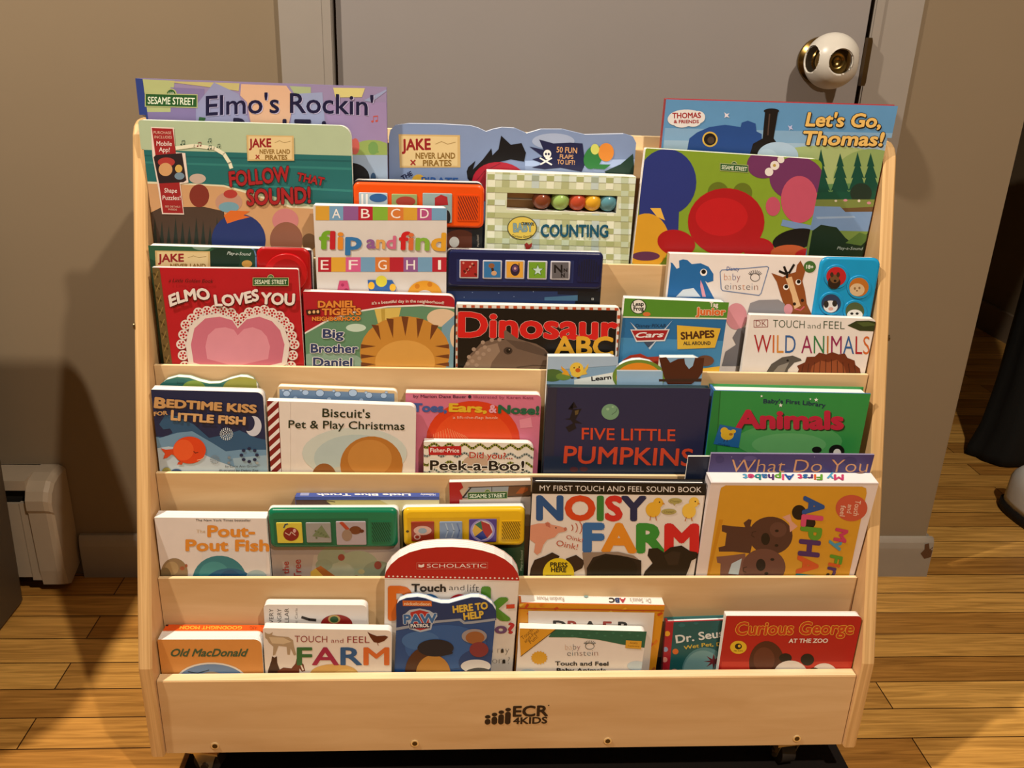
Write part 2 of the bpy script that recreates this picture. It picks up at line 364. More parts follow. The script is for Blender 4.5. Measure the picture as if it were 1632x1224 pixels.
    for px in (-0.385, -0.128, 0.127, 0.384):
        s = MB(); s.tube((px, y-oy+0.002, 0.0725), (px, y-oy-0.0012, 0.0725), 0.0052, 0.0052, M('#e0cfa6', 0.35, 0.6)); s.tube((px, y-oy-0.0010, 0.0725), (px, y-oy-0.0014, 0.0725), 0.0034, 0.0034, M('#4a3818', 0.4, 0.6)); s.build('screw', fp)
    b = MB(); b.box((-HI+0.001, 1.120-oy, 0.06), (HI-0.001, 1.132-oy, 0.812), BIRCH); b.box((-0.33, 1.132-oy, 0.77), (0.33, 1.144-oy, 0.8275), PLYEDGEX); b.build('back_panel', t)
    st = M('#c9b58c', 0.3, 0.8); gr = M('#2b2724', 0.6)
    for x, y_, tw in ((-0.404, 0.938, 80), (0.384, 0.940, 8), (-0.404, 1.21, 20), (0.384, 1.21, -30)):
        b = MB()
        for s_ in (-1, 1):
            xs = s_*0.0135
            out = [(-0.019, 0.0508), (-0.0105, 0.026), (-0.008, 0.017), (-0.004, 0.0125), (0.0, 0.011), (0.004, 0.0125), (0.008, 0.017), (0.0105, 0.026), (0.019, 0.0508)]
            v = [(xx, p, z) for xx in (xs-0.0011, xs+0.0011) for p, z in out]; n = len(out)
            b.add(v, [tuple(range(n)), tuple(reversed(range(n, 2*n)))] + [(i, n+i, n+(i+1) % n, (i+1) % n) for i in range(n)], st)
        b.box((-0.022, -0.022, 0.0475), (0.022, 0.022, 0.0508), st)
        b.tube((-0.0185, 0, 0.0225), (0.0185, 0, 0.0225), 0.0048, 0.0048, M('#4a4034', 0.4, 0.7)); c = b.build('caster', t, 'small metal caster fork')
        c.location = (x, y_-oy, 0); c.rotation_euler = (0, 0, math.radians(tw))
        wv = MB(); wv.tube((-0.010, 0, 0.0225), (0.010, 0, 0.0225), 0.0183, 0.0183, gr, 28); wv.build('wheel', c, 'dark rubber wheel')
# ------------------------------------------------------------------ lettering
GC = {}
def glyphs(txt, bold=0.0, shear=0.0):
    """flat lettering: vertices with u 0..1 along the line and v 0..1 = cap height, faces, letter index per face"""
    k = (txt, bold, shear)
    if k in GC: return GC[k]
    def mesh_of(s, bd):
        cu = bpy.data.curves.new('lettering', 'FONT'); cu.body = s; cu.size = 1; cu.offset = bd; cu.shear = shear; cu.resolution_u = 3; cu.fill_mode = 'FRONT'
        for i in range(len(s)): cu.materials.append(None)
        for i in range(len(s)): cu.body_format[i].material_index = i
        o = bpy.data.objects.new('lettering', cu); COL.objects.link(o)
        dg = bpy.context.evaluated_depsgraph_get(); me = bpy.data.meshes.new_from_object(o.evaluated_get(dg))
        vs = [(v.co.x, v.co.y) for v in me.vertices]; fs = [tuple(p.vertices) for p in me.polygons]; mi = [p.material_index for p in me.polygons]
        bpy.data.objects.remove(o); bpy.data.curves.remove(cu); bpy.data.meshes.remove(me)
        return vs, fs, mi
    cap = 0.729
    key = (txt, shear)
    if key not in GC: GC[key] = mesh_of(txt, 0.0)
    vs, fs, mi = GC[key]
    x0 = min(v[0] for v in vs); x1 = max(v[0] for v in vs)
    off = min(bold, 0.0); rad = max(0.0, bold)
    VS, FS, MI, ZS = [], [], [], []
    for i in sorted(set(mi)):
        idx = {q for f, m_ in zip(fs, mi) if m_ == i for q in f}
        cx = (min(vs[q][0] for q in idx) + max(vs[q][0] for q in idx))/2
        kc = (txt[i], shear, 'one'); kb = (txt[i], shear, 'bold', off)
        if kb not in GC: GC[kb] = mesh_of(txt[i], off)
        v1, f1, _ = GC[kb]
        c1 = (min(v[0] for v in v1) + max(v[0] for v in v1))/2
        st = [(0, 0)] + ([(rad*math.cos(a), rad*math.sin(a)) for a in [k*math.pi/4 for k in range(8)]] if rad > 0.004 else [])
        for k_, (dx, dy) in enumerate(st):
            ZS += [(k_ + (9 if i % 2 else 0))*3e-6 if rad > 0.004 else (i % 2)*3e-6]*len(v1); o = len(VS); VS += [(v[0]-c1+cx+dx, v[1]+dy) for v in v1]; FS += [tuple(q+o for q in f) for f in f1]; MI += [i]*len(f1)
    r = ([((x-x0)/(x1-x0), y/cap) for x, y in VS], FS, MI, ZS); GC[k] = r
    return r
rack()
# ================================================================== BOOKS
ZT = {1: (200,100,3.824), 2: (600,180,3.548), 3: (1000,140,3.6), 4: (220,370,3.138), 5: (700,370,4.533), 6: (970,380,3.548), 7: (220,590,3.709),
      8: (630,590,3.795), 9: (1000,590,3.886), 10: (220,760,3.709), 11: (600,740,4.08), 12: (980,720,3.709), 13: (220,930,3.886), 14: (590,840,3.98), 15: (940,930,3.548), 0: (0,0,1)}
def pxf(z, p):
    ox, oy, s = ZT[z]; return (p[0]/s+ox, p[1]/s+oy)
def ray(px): return FWD + RGT*(px[0]-816)/F_PX - UPV*(px[1]-612)/F_PX
PAGE = M('#f3ead9', 0.7, 0, 0.02); PAGE2 = M('#c9bda8', 0.8, 0, 0.02)
def clip(poly, x0, x1, z0, z1):
    for ax, val, sg in ((0, x0, 1), (0, x1, -1), (1, z0, 1), (1, z1, -1)):
        out = []
        for i in range(len(poly)):
            a, b = poly[i-1], poly[i]; ia = (a[ax]-val)*sg >= 0; ib = (b[ax]-val)*sg >= 0
            if ia != ib:
                t = (val-a[ax])/(b[ax]-a[ax]); out.append((a[0]+(b[0]-a[0])*t, a[1]+(b[1]-a[1])*t))
            if ib: out.append(b)
        poly = out
        if len(poly) < 3: return []
    return poly
class Book:
    def __init__(s, label, tier, off, z, TL, TR, th, base, lean=0.0, yaw=0.0, r=(0, 0), kind='board', top=None, spine=None, back=None, group=None, cat='book', name='picture_book', bottom=None, hole=None, pages=None, edge=None):
        s.step = None; s.top = top; s.z = z; y, zb, t = TIER[tier]; be, ga = math.radians(lean), math.radians(yaw)
        s.n = np.array([math.sin(ga)*math.cos(be), -math.cos(ga)*math.cos(be), -math.sin(be)])
        tl, tr = pxf(z, TL), pxf(z, TR)
        d = ray(((tl[0]+tr[0])/2, (tl[1]+tr[1])/2)); xm = (CAM + d*((y-CAM[1])/d[1]))[0]
        s.P0 = np.array([xm, y+t+off, zb])
        A, B = s.hitw(tl), s.hitw(tr); X = (B-A)/np.linalg.norm(B-A); Y = -s.n; Z = np.cross(X, Y)
        la, lb = -HI+0.0015+max(0.0, -X[2])*0.23, HI-0.0015-max(0.0, X[2])*0.23
        A0, B0 = A, B
        if A[0] < la: A = A + X*((la-A[0])/X[0])
        if B[0] > lb: B = B - X*((B[0]-lb)/X[0])
        cl = float((A-A0) @ X) if tier == 1 else 0.0; cr = float((B0-B) @ X) if tier == 1 else 0.0
        s.w = float(np.linalg.norm(B-A)); ctr = (A+B)/2
        fl = (zb-DROP+0.0008) if bottom is None else bottom
        s.h = float((ctr[2] - fl - abs(X[2])*s.w/2 - max(0.0, -Y[2])*th)/Z[2]); O = ctr - Z*s.h
        s.O, s.X, s.Y, s.Z = O, X, Y, Z; s.th = th
        m = Matrix.Identity(4)
        for i, a in enumerate((X, Y, Z, O)):
            for j in range(3): m[j][i] = a[j]
        if name == 'picture_book': name = 'sound_book' if 'sound book' in label else 'board_book' if 'board book' in label else 'picture_book'
        s.root = thing(name, label, cat, group=group); s.root.matrix_world = m
        x0, x1 = -s.w/2, s.w/2; s.box = (x0, x1, 0.0, s.h)
        s.cov = MB(); s.tit = MB(); s.lay = 0; s.y0 = 0.0; s.tgt = s.cov
        bm_ = M(base); r0 = (rrect(x0, x1, 0, s.h, r[0], r[1]))
        if top:
            pts = [s.L(pxf(z, p)) for p in top]; r0 = [(x1, 0)] + [(px_, pz) for px_, pz in reversed(pts)] + [(x0, 0)]
            r0 = [(max(x0, min(x1, a)), b_) for a, b_ in r0]; r0 = [r0[-1]] + r0[:-1]
            s.box = (x0, x1, 0.0, max(q[1] for q in r0))
        if cl > 0.001 or cr > 0.001:                     # the part above the rack's side panel stands out over it
            yb_ = s.P0[1] + th; zs = 0.838 if yb_ > 1.096 else 0.205 + (yb_+0.004-0.899)/0.3185
            hs = s.h - (float(ctr[2]) - zs)/float(Z[2])
            if hs < s.h - 0.01:
                x0, x1 = x0 - (cl if cl > 0.001 else 0), x1 + (cr if cr > 0.001 else 0)
                tp = [p for p in rrect(x0, x1, 0, s.h, r[0], r[1]) if p[1] > hs]
                r0 = [(x0+(cl if cl > 0.001 else 0), 0), (x1-(cr if cr > 0.001 else 0), 0), (x1-(cr if cr > 0.001 else 0), hs), (x1, hs)] + tp + [(x0, hs), (x0+(cl if cl > 0.001 else 0), hs)]
                s.box = (x0, x1, 0.0, s.h); s.step = (hs, x0+(cl if cl > 0.001 else 0), x1-(cr if cr > 0.001 else 0))
        s.outline = r0
        ct = 0.0022 if kind == 'hard' else 0.0012
        bk = M(back or base); sp = M(spine or base)
        edge = M(edge) if edge else M('#e9dfcd', 0.6)
        if hole:
            hp = [s.L(pxf(z, p)) for p in hole]; hx0, hx1 = min(p[0] for p in hp), max(p[0] for p in hp); hz0, hz1 = min(p[1] for p in hp), max(p[1] for p in hp)
            dp = th-0.004; s.hole = (hx0, hx1, hz0, hz1, dp)
            for q in ((x0, hx0, 0, s.h), (hx1, x1, 0, s.h), (hx0, hx1, 0, hz0), (hx0, hx1, hz1, s.h)):
                s.cov.slab([(q[0],q[2]),(q[1],q[2]),(q[1],q[3]),(q[0],q[3])], 0.0, dp, bm_, M('#ece2cf', 0.6))
            s.cov.slab(r0, dp, th, M('#5a4030'), edge, mback=bk)
        else:
            s.cov.slab(r0, 0.0, ct, bm_, sp if kind == 'hard' else edge)
            s.cov.slab(r0, th-ct, th, bk, bk if kind == 'hard' else edge)
            if kind == 'hard':
                q0 = s.step or (0.0, x0, x1)
                if q0[0] > 0: s.cov.slab([(q0[1], 0), (q0[1]+0.003, 0), (q0[1]+0.003, q0[0]), (q0[1], q0[0])], ct, th-ct, sp)
                s.cov.slab([(x0, q0[0]), (x0+0.003, q0[0]), (x0+0.003, s.h), (x0, s.h)], ct, th-ct, sp)
            # the block of pages between the covers, its leaves drawn as alternating slabs
            pg = MB(); ins = 0.003 if kind == 'hard' else 0.0003; npg = pages or (6 if kind != 'hard' else 1)
            pr = [(max(x0+(0.003 if kind == 'hard' else 0), a if a < 0 else a-ins), b_-ins if b_ > s.h*0.5 else b_) for a, b_ in r0]
            for i in range(npg):
                a, e = ct + (th-2*ct)*i/npg, ct + (th-2*ct)*(i+0.86)/npg
                if i == npg-1: e = th-ct
                pg.slab(pr, a, e, PAGE)
                if i < npg-1: pg.slab([(p_*0.996, q_-0.0006) for p_, q_ in pr], e, ct+(th-2*ct)*(i+1)/npg, PAGE2)
            s.pg = pg
        if kind != 'hard' and spine: s.cov.slab([(x0-0.0006, 0), (x0, 0), (x0, s.h), (x0-0.0006, s.h)], 0.0, th, sp)
    def hitw(s, px):
        d = ray(px); return CAM + d*(((s.P0-CAM) @ s.n)/(d @ s.n))
    def L(s, px, yo=0.0):
        d = ray(px); O = s.O if hasattr(s, 'O') else s.P0
        q = CAM + d*(((O + s.Y*yo - CAM) @ s.n)/(d @ s.n)) - s.O; return float(q @ s.X), float(q @ s.Z)
    def Ltop(s, px):
        d = ray(px); T = s.O + s.Z*s.h; q = CAM + d*(((T-CAM) @ s.Z)/(d @ s.Z)) - s.O; return float(q @ s.X), float(q @ s.Y)
    def put(s, pts, color, onto=None, top=False, noclip=False):
        s.lay += 1; e = 0.00015 + s.lay*8e-6
        if top:
            q = [s.Ltop(p) for p in pts]; q = clip(q, s.box[0], s.box[1], 0, s.th)
            v = [(a, b_, s.h+e) for a, b_ in q]
        else:
            q = [s.L(p, s.y0) for p in pts]
            if s.step and s.lim == s.box:                   # below the step the cover is narrower
                lo = clip(q, s.step[1], s.step[2], 0.0, s.step[0]); q = clip(q, s.box[0], s.box[1], s.step[0], s.box[3])
                if len(lo) >= 3: (onto or s.tgt).add([(a, s.y0-e, b_) for a, b_ in lo], [tuple(range(len(lo)))], M(color))
            elif not noclip: q = clip(q, *s.lim)
            v = [(a, s.y0-e, b_) for a, b_ in q]
        if len(v) >= 3: (onto or s.tgt).add(v, [tuple(range(len(v)))], M(color))
    def text(s, color, txt, a, b, h, bold=0.0, shear=0.0, shadow=None, so=(1, 1), outline=None, ow=0.05, bow=0.0, part=False, top=False, flip=1):
        a = np.array(pxf(s.z, a)); b = np.array(pxf(s.z, b)); k = ZT[s.z][2]; h = h/k; d = b-a; nv = np.array([d[1], -d[0]]); nv = nv/np.linalg.norm(nv)*h
        tg = s.tit if part else s.tgt
        if bold > 0.03: bold *= 0.7
        if h < 4.5 and bold > 0: bold = 0.0              # lettering too small to show its weight
        jobs = []
        if outline: jobs.append((outline, bold+ow, (0, 0)))
        if shadow: jobs.append((shadow, bold, so))
        jobs.append((color, bold, (0, 0)))
        for col, bd, of in jobs:
            vs, fs, mi, zs = glyphs(txt, bd, shear); grow = 0.0
            s.lay += 1; e = 0.00015 + s.lay*8e-6; s.lay += 1 if max(zs) < 1e-5 else 7; out = []
            if outline and bd > bold:                       # keep the outlined copy centred on the lettering
                pass
            for (u, v_), z_ in zip(vs, zs):
                u2 = -grow + u*(1+2*grow)
                p = a + d*u2 + nv*(v_ + bow/ (h*k) *(1-(2*u-1)**2)) + np.array(of)
                if top: x, y = s.Ltop(p); out.append((x, s.th*(0.78-0.56*v_), s.h+e+z_))
                else: x, zz = s.L(p, s.y0); out.append((x, s.y0-e-z_, zz))
            letters = list(txt); cols = col if isinstance(col, (list, tuple)) else [col]*len(letters)
            if len(cols) < len(letters): cols = [cols[i % len(cols)] for i in range(len(letters))]
            o0 = len(tg.v); tg.v += out
            for f, m_ in zip(fs, mi):
                tg.f.append(tuple(i+o0 for i in f)); tg.mi.append(tg.mat(M(cols[min(m_, len(cols)-1)]))); tg.sm.append(False)
    def art(s, els, lim=None):
        s.lim = lim or s.box
        for e in els:
            op, col = e[0], e[1]; kw = e[-1] if isinstance(e[-1], dict) else {}
            ar = e[2:-1] if kw else e[2:]
            if op == 'p': s.put([pxf(s.z, p) for p in ar[0]], col, top=kw.get('top', False))
            elif op == 'e':
                cx, cy, rx, ry = ar[:4]; rot = math.radians(kw.get('rot', 0)); a0, a1 = kw.get('arc', (0, 360)); n = 30
                pts = []
                for i in range(n + (0 if a1-a0 == 360 else 1)):
                    t = math.radians(a0 + (a1-a0)*i/n); x, y = rx*math.cos(t), ry*math.sin(t)
                    pts.append(pxf(s.z, (cx+x*math.cos(rot)-y*math.sin(rot), cy+x*math.sin(rot)+y*math.cos(rot))))
                s.put(pts, col, top=kw.get('top', False))
            elif op == 'ob':                              # band between the shaped top edge and a lower line
                s.put([pxf(s.z, p) for p in list(s.top) + list(ar[0])], col, noclip=True)
            elif op == 's':
                pts = list(ar[0]); wd = ar[1]/2
                if kw.get('close'): pts.append(pts[0])
                for p, q in zip(pts, pts[1:]):
                    d = np.array(q, float)-np.array(p, float); l = np.linalg.norm(d)
                    if l < 1e-6: continue
                    nv = np.array([-d[1], d[0]])/l*wd; d = d/l*wd*0.4; p_, q_ = np.array(p)-d, np.array(q)+d
                    s.put([pxf(s.z, x) for x in (p_+nv, p_-nv, q_-nv, q_+nv)], col); s.lay -= 1
                s.lay += 1
            elif op == 't': s.text(col, *ar, **kw)
            elif op == 'street':                          # green street sign with lettering: left, right, top, bottom
                l, r_, t, b_ = ar[:4]; sl = ar[4] if len(ar) > 4 else 0; cx = (l+r_)/2; hh = b_-t
                s.art([('e', '#a9b27c', cx, t+sl/2, hh*0.48, hh*0.52), ('e', '#2a5a2c', cx, t+sl/2, hh*0.38, hh*0.42),
                       ('p', '#a9b27c', [(l-hh*.08, t-hh*.08), (r_+hh*.08, t-hh*.08+sl), (r_+hh*.08, b_+hh*.08+sl), (l-hh*.08, b_+hh*.08)]), ('p', '#24552a', [(l, t), (r_, t+sl), (r_, b_+sl), (l, b_)]),
                       ('t', '#d9dcc0', '123', (cx-hh*.2, t+sl/2-hh*.03), (cx+hh*.2, t+sl/2-hh*.03), hh*.2),
                       ('t', '#d9dcc0', 'SESAME STREET', (l+(r_-l)*.04, b_-hh*.18), (r_-(r_-l)*.04, b_-hh*.18+sl), hh*.62, {'bold': 0.015})], s.lim)
            elif op == 'chart':                             # row of lettered squares: xs, top, bottom, letters, colours
                xs, t, b_, let, cs = ar
                for i in range(len(xs)-1):
                    s.put([pxf(s.z, p) for p in ((xs[i], t), (xs[i+1], t), (xs[i+1], b_), (xs[i], b_))], cs[i]); s.lay -= 1
                s.lay += 1
                for i, c_ in enumerate(let):
                    if c_ != ' ':
                        x_, w_ = xs[i], xs[i+1]-xs[i]; k = 0.1 if c_ == 'I' else 0.3
                        s.text('#efe6dc', c_, (x_+w_*(.5-k), b_-(b_-t)*.15), (x_+w_*(.5+k), b_-(b_-t)*.15), (b_-t)*.7, bold=0.0)
        return s
    def panel(s, color, corners, prot, r=0.006, bev=0.003, els=(), buttons=(), speaker=None, deep=0.0, name='sound_panel'):
        """raised plastic sound panel; corners TL, TR, BR, BL; buttons (colour, shape, art)"""
        pts = [s.L(pxf(s.z, p), -prot) for p in corners]
        x0, x1 = (pts[0][0]+pts[3][0])/2, (pts[1][0]+pts[2][0])/2; z1, z0 = (pts[0][1]+pts[1][1])/2, (pts[2][1]+pts[3][1])/2
        b = MB(); b.slab(rrect(x0, x1, z0, z1, r, r, r, r), -prot, 0.0-0.0001+deep, M(color, 0.3), bev=bev)
        ot, oy, ob, ol = s.tgt, s.y0, s.box, s.lay; s.tgt = b; s.y0 = -prot; s.lay = 0; lim = (x0, x1, z0, z1); s.art(els, lim)
        po = b.build(name, s.root)
        for bt in buttons:
            col, shp, art = bt[:3]; bb_ = MB(); rise = bt[3] if len(bt) > 3 else 0.0012
            if shp[0] == 'e': 
                q = [s.L(pxf(s.z, (shp[1]+shp[3]*math.cos(t), shp[2]-shp[4]*math.sin(t))), -prot) for t in [2*math.pi*i/36 for i in range(36)]]
            else:
                cs = [s.L(pxf(s.z, p), -prot) for p in shp]; bx0, bx1 = min(c[0] for c in cs), max(c[0] for c in cs); bz0, bz1 = min(c[1] for c in cs), max(c[1] for c in cs)
                q = rrect(bx0, bx1, bz0, bz1, 0.0012, 0.0012, 0.0012, 0.0012, 3)
            bb_.slab(q, -prot-rise, -prot, M(col, 0.3), bev=min(0.0008, rise*.6)); s.tgt = bb_; s.y0 = -prot-rise; s.lay = 0; s.art(art, (min(c[0] for c in q), max(c[0] for c in q), min(c[1] for c in q), max(c[1] for c in q)))
            bb_.build('button', po); s.y0 = -prot
        if speaker:
            col, col2, (ax, ay, bx, by), mode = speaker
            g = MB(); cs = [s.L(pxf(s.z, p), -prot) for p in ((ax, ay), (bx, by))]; gx0, gx1, gz0, gz1 = cs[0][0], cs[1][0], cs[1][1], cs[0][1]
            g.slab(rrect(gx0, gx1, gz0, gz1, .001, .001, .001, .001, 3), -prot-0.0006, -prot, M(col, 0.35)); w_ = gx1-gx0; h_ = gz1-gz0
            if mode == 'slant':
                for i in range(-6, 10):
                    c0 = gx0 + i*w_/9
                    q = clip([(c0, gz1), (c0+w_/20, gz1), (c0+w_/20+w_*.55, gz0), (c0+w_*.55, gz0)], gx0+w_*.05, gx1-w_*.05, gz0+h_*.05, gz1-h_*.05)
                    if q: g.add([(x, -prot-0.0008, z_) for x, z_ in q], [tuple(range(len(q)))], M(col2, 0.6))
            else:
                for i in range(9):
                    c0 = gx0 + (i+.5)*w_/9; hh = h_*.5*math.sqrt(max(0.05, 1-((i-4)/4.6)**2)); zc = (gz0+gz1)/2
                    g.add([(c0-w_/50, -prot-.0008, zc-hh), (c0+w_/50, -prot-.0008, zc-hh), (c0+w_/50, -prot-.0008, zc+hh), (c0-w_/50, -prot-.0008, zc+hh)], [(0,1,2,3)], M(col2, 0.6))
            g.build('speaker_grille', po)
        s.tgt, s.y0, s.box, s.lay = ot, oy, ob, ol
        return s
    def done(s):
        c = s.cov.build('cover', s.root)
        if hasattr(s, 'pg'): s.pg.build('page_block', s.root, 'off-white page edges')
        if s.tit.f: s.tit.build('title', s.root)
        return s
#@BOOKS
G1, G2, G3, G4, G5 = ('picture books in the %s tier' % k for k in ('top', 'second', 'middle', 'fourth', 'lowest'))
T = {'part': True}
def parch(l, t, r, b, k=1.0):
    w_, h_ = r-l, b-t
    return [('p', '#c9ae78', [(l, t), (r, t+h_*.03), (r+w_*.01, b), (l+w_*.02, b+h_*.01)]), ('p', '#d9c594', [(l+w_*.04, t+h_*.05), (r-w_*.04, t+h_*.08), (r-w_*.04, b-h_*.05), (l+w_*.05, b-h_*.05)]),
            ('t', '#8f1f24', 'JAKE', (l+w_*.06, t+h_*.48), (l+w_*.52, t+h_*.46), h_*.34, {'bold': .05}),
            ('s', '#a8905f', [(l+w_*.6, t+h_*.3), (l+w_*.7, t+h_*.22), (l+w_*.8, t+h_*.3), (l+w_*.93, t+h_*.24)], h_*.02),
            ('t', '#8a6a30', 'NEVER LAND', (l+w_*.28, t+h_*.73), (l+w_*.92, t+h_*.73), h_*.18, {'bold': .04}),
            ('t', '#8a6a30', 'PIRATES', (l+w_*.40, t+h_*.95), (l+w_*.86, t+h_*.95), h_*.18, {'bold': .04}),
            ('s', '#9c2a2a', [(l+w_*.2, t+h_*.78), (l+w_*.27, t+h_*.92)], h_*.04), ('s', '#9c2a2a', [(l+w_*.27, t+h_*.78), (l+w_*.2, t+h_*.92)], h_*.04)]
def note(x, y, c, s=1.0):
    return [('e', c, x, y, 5*s, 4*s), ('e', c, x+16*s, y-2*s, 5*s, 4*s), ('s', c, [(x+4*s, y), (x+4*s, y-20*s)], 2*s), ('s', c, [(x+20*s, y-2*s), (x+20*s, y-22*s)], 2*s), ('s', c, [(x+4*s, y-19*s), (x+20*s, y-21*s)], 4*s)]
# ---- top tier
B = Book('large lavender picture book rising highest at the back left, blue spine', 1, .026, 1, (60,95), (1590,150), .008, '#8f84ad', kind='hard', spine='#2b3f86', group=G1)
B.art([('p', '#aab680', [(105,100),(300,110),(275,300),(130,300)]), ('p', '#b9b27a', [(270,112),(695,125),(690,172),(600,160),(270,118)]),
  ('p', '#7d74a6', [(275,150),(480,160),(480,400),(130,400),(130,300),(275,300)]), ('p', '#8c93bd', [(430,260),(540,120),(690,190),(760,370),(430,380)]),
  ('p', '#d1ad92', [(705,130),(980,140),(1030,210),(990,400),(770,400),(740,240),(700,200)]), ('p', '#9fb08a', [(1000,142),(1130,148),(1130,185),(1030,190)]),
  ('p', '#8f9cc4', [(1030,190),(1200,180),(1220,420),(1000,420)]), ('p', '#cbc583', [(1265,152),(1460,155),(1440,210),(1280,212)]), ('p', '#8f9cc4', [(1450,230),(1595,160),(1595,170),(1500,240)]),
  ('p', '#9585b4', [(1200,250),(1590,240),(1600,560),(1300,560)]), ('e', '#8fa860', 1500,600,170,130), ('p', '#97adca', [(1300,562),(1620,562),(1650,1000),(1300,1000)]),
  ('e', '#15161b', 1375,700,112,90), ('e', '#2c4f7a', 1510,700,16,30),
  ('p', '#2b3f86', [(60,95),(104,98),(150,420),(95,420)]), ('e', '#c0605a', 1400,510,26,50), ('e', '#6f9a58', 1510,520,30,40), ('s', '#c0605a', [(1385,555),(1380,470)], 12), ('s', '#6f9a58', [(1485,500),(1540,545)], 12)]
  + note(1505,358,'#b9524a',1.6) + [('street', '', 124, 434, 190, 262, 8), ('p', '#2f5c3a', [(450,330),(490,335),(480,360),(445,355)]),
  ('t', '#17153a', "Elmo's Rockin'", (492,322), (1510,322), 125, {'bold': .012, 'part': True, 'shadow': '#b9b0cc', 'so': (1.2, .8), 'bow': 18}), ('t', '#17153a', 'Road Trip', (660,455), (1300,468), 122, {'bold': .03, 'part': True})]).done()
B = Book('teal sea-and-beach picture book with red block lettering and a red sticker strip', 1, .006, 1, (75,348), (1372,385), .010, '#a9bd9f', r=(.004, .013), lean=-.5, group=G1)
B.art([('p', '#23686a', [(80,530),(1400,568),(1400,870),(1100,860),(760,780),(580,745),(90,722)]), ('p', '#2f7a78', [(80,600),(1400,640),(1400,655),(80,612)]), ('p', '#33807c', [(600,735),(1400,775),(1400,790),(620,745)]), ('p', '#1d5a5e', [(80,560),(1400,595),(1400,606),(80,568)]),
  ('p', '#c49a70', [(100,728),(420,742),(600,752),(760,800),(1000,880),(1400,905),(1400,1180),(120,1180)]), ('p', '#d2c6a4', [(100,722),(420,736),(600,745),(760,790),(1000,870),(1400,893),(1400,905),(1000,882),(760,802),(600,755),(420,745),(100,735)]),
  ('p', '#4a3b32', [(120,930),(220,880),(480,878),(600,905),(640,1180),(120,1180)])]
  + [('p', '#26302a', [(x-22,1180),(x,940+(i % 3)*25),(x+22,1180)]) for i, x in enumerate(range(180, 560, 42))]
  + [('e', '#7a3027', 450,810,60,70), ('e', '#b9a89c', 440,706,50,30), ('e', '#b58c7a', 630,850,82,62), ('e', '#6f9cb0', 630,880,62,32), ('e', '#a83a36', 640,800,42,26),
  ('e', '#24356f', 690,1080,165,160), ('p', '#cf6a2c', [(620,980),(600,930),(640,900),(760,905),(720,930),(760,940),(680,960)]), ('e', '#c27d80', 975,960,80,72), ('e', '#8a5a48', 980,1080,100,110), ('e', '#7a5a40', 1120,1090,45,50),
  ('s', '#d9d2b4', [(310,520),(420,505),(540,520),(600,555),(635,610),(645,640)], 22)] + note(340,498,'#2f4a3c',1.1) + note(440,508,'#7a2a2a',1.1) + note(505,482,'#2f4a3c',.9) + note(505,525,'#2f4a3c',1) + note(560,515,'#2f4a3c',.9)
  + [('p', '#d9c4b4', [(155,390),(295,395),(305,545),(365,550),(385,730),(335,738),(358,925),(224,922),(195,735),(165,570)]), ('p', '#962427', [(161,397),(289,402),(353,917),(230,915)]), ('p', '#2a2024', [(172,575),(185,562),(345,550),(372,715),(355,728),(205,735)]),
  ('e', '#a83a36', 250,605,52,28), ('e', '#c79a6a', 245,650,42,40), ('e', '#c9a85a', 325,645,22,24), ('e', '#6f8aa0', 330,690,30,22),
  ('t', '#d9b9a8', 'PURCHASE', (172,432), (280,435), 17), ('t', '#d9b9a8', 'INCLUDES', (178,460), (284,462), 17), ('t', '#e9d9cc', 'Mobile', (190,505), (283,507), 30), ('t', '#e9d9cc', 'App!', (205,542), (270,544), 30),
  ('t', '#e9d9cc', 'Shape', (238,790), (315,792), 28), ('t', '#e9d9cc', 'Puzzles!', (227,835), (336,836), 28), ('t', '#d9b9a8', 'SEE DETAILS', (242,880), (335,882), 11), ('t', '#d9b9a8', 'INSIDE', (262,898), (315,900), 11)] + parch(738, 440, 1026, 596)
  + [('t', '#a02328', 'FOLLOW', (640,752), (1002,718), 92, {'bold': .05, 'outline': '#3a1a1c', 'ow': .03, 'part': True}), ('t', '#a02328', 'THAT', (1044,715), (1205,748), 50, {'bold': .05, 'outline': '#3a1a1c', 'ow': .03, 'part': True}),
  ('t', '#a02328', 'SOUND!', (745,866), (1128,850), 98, {'bold': .05, 'outline': '#3a1a1c', 'ow': .03, 'part': True})]).done()
B = Book('blue board book with a wavy top edge, behind the checked bead book', 1, .0355, 2, (70,100), (1470,155), .009, '#7c92bd', kind='board', group=G1, edge='#b4c2da',
  top=[(70,135),(78,98),(105,70),(180,60),(350,62),(530,72),(575,85),(620,106),(660,92),(710,82),(780,86),(850,116),(930,92),(1050,92),(1180,123),(1300,120),(1400,118),(1450,133),(1470,170)])
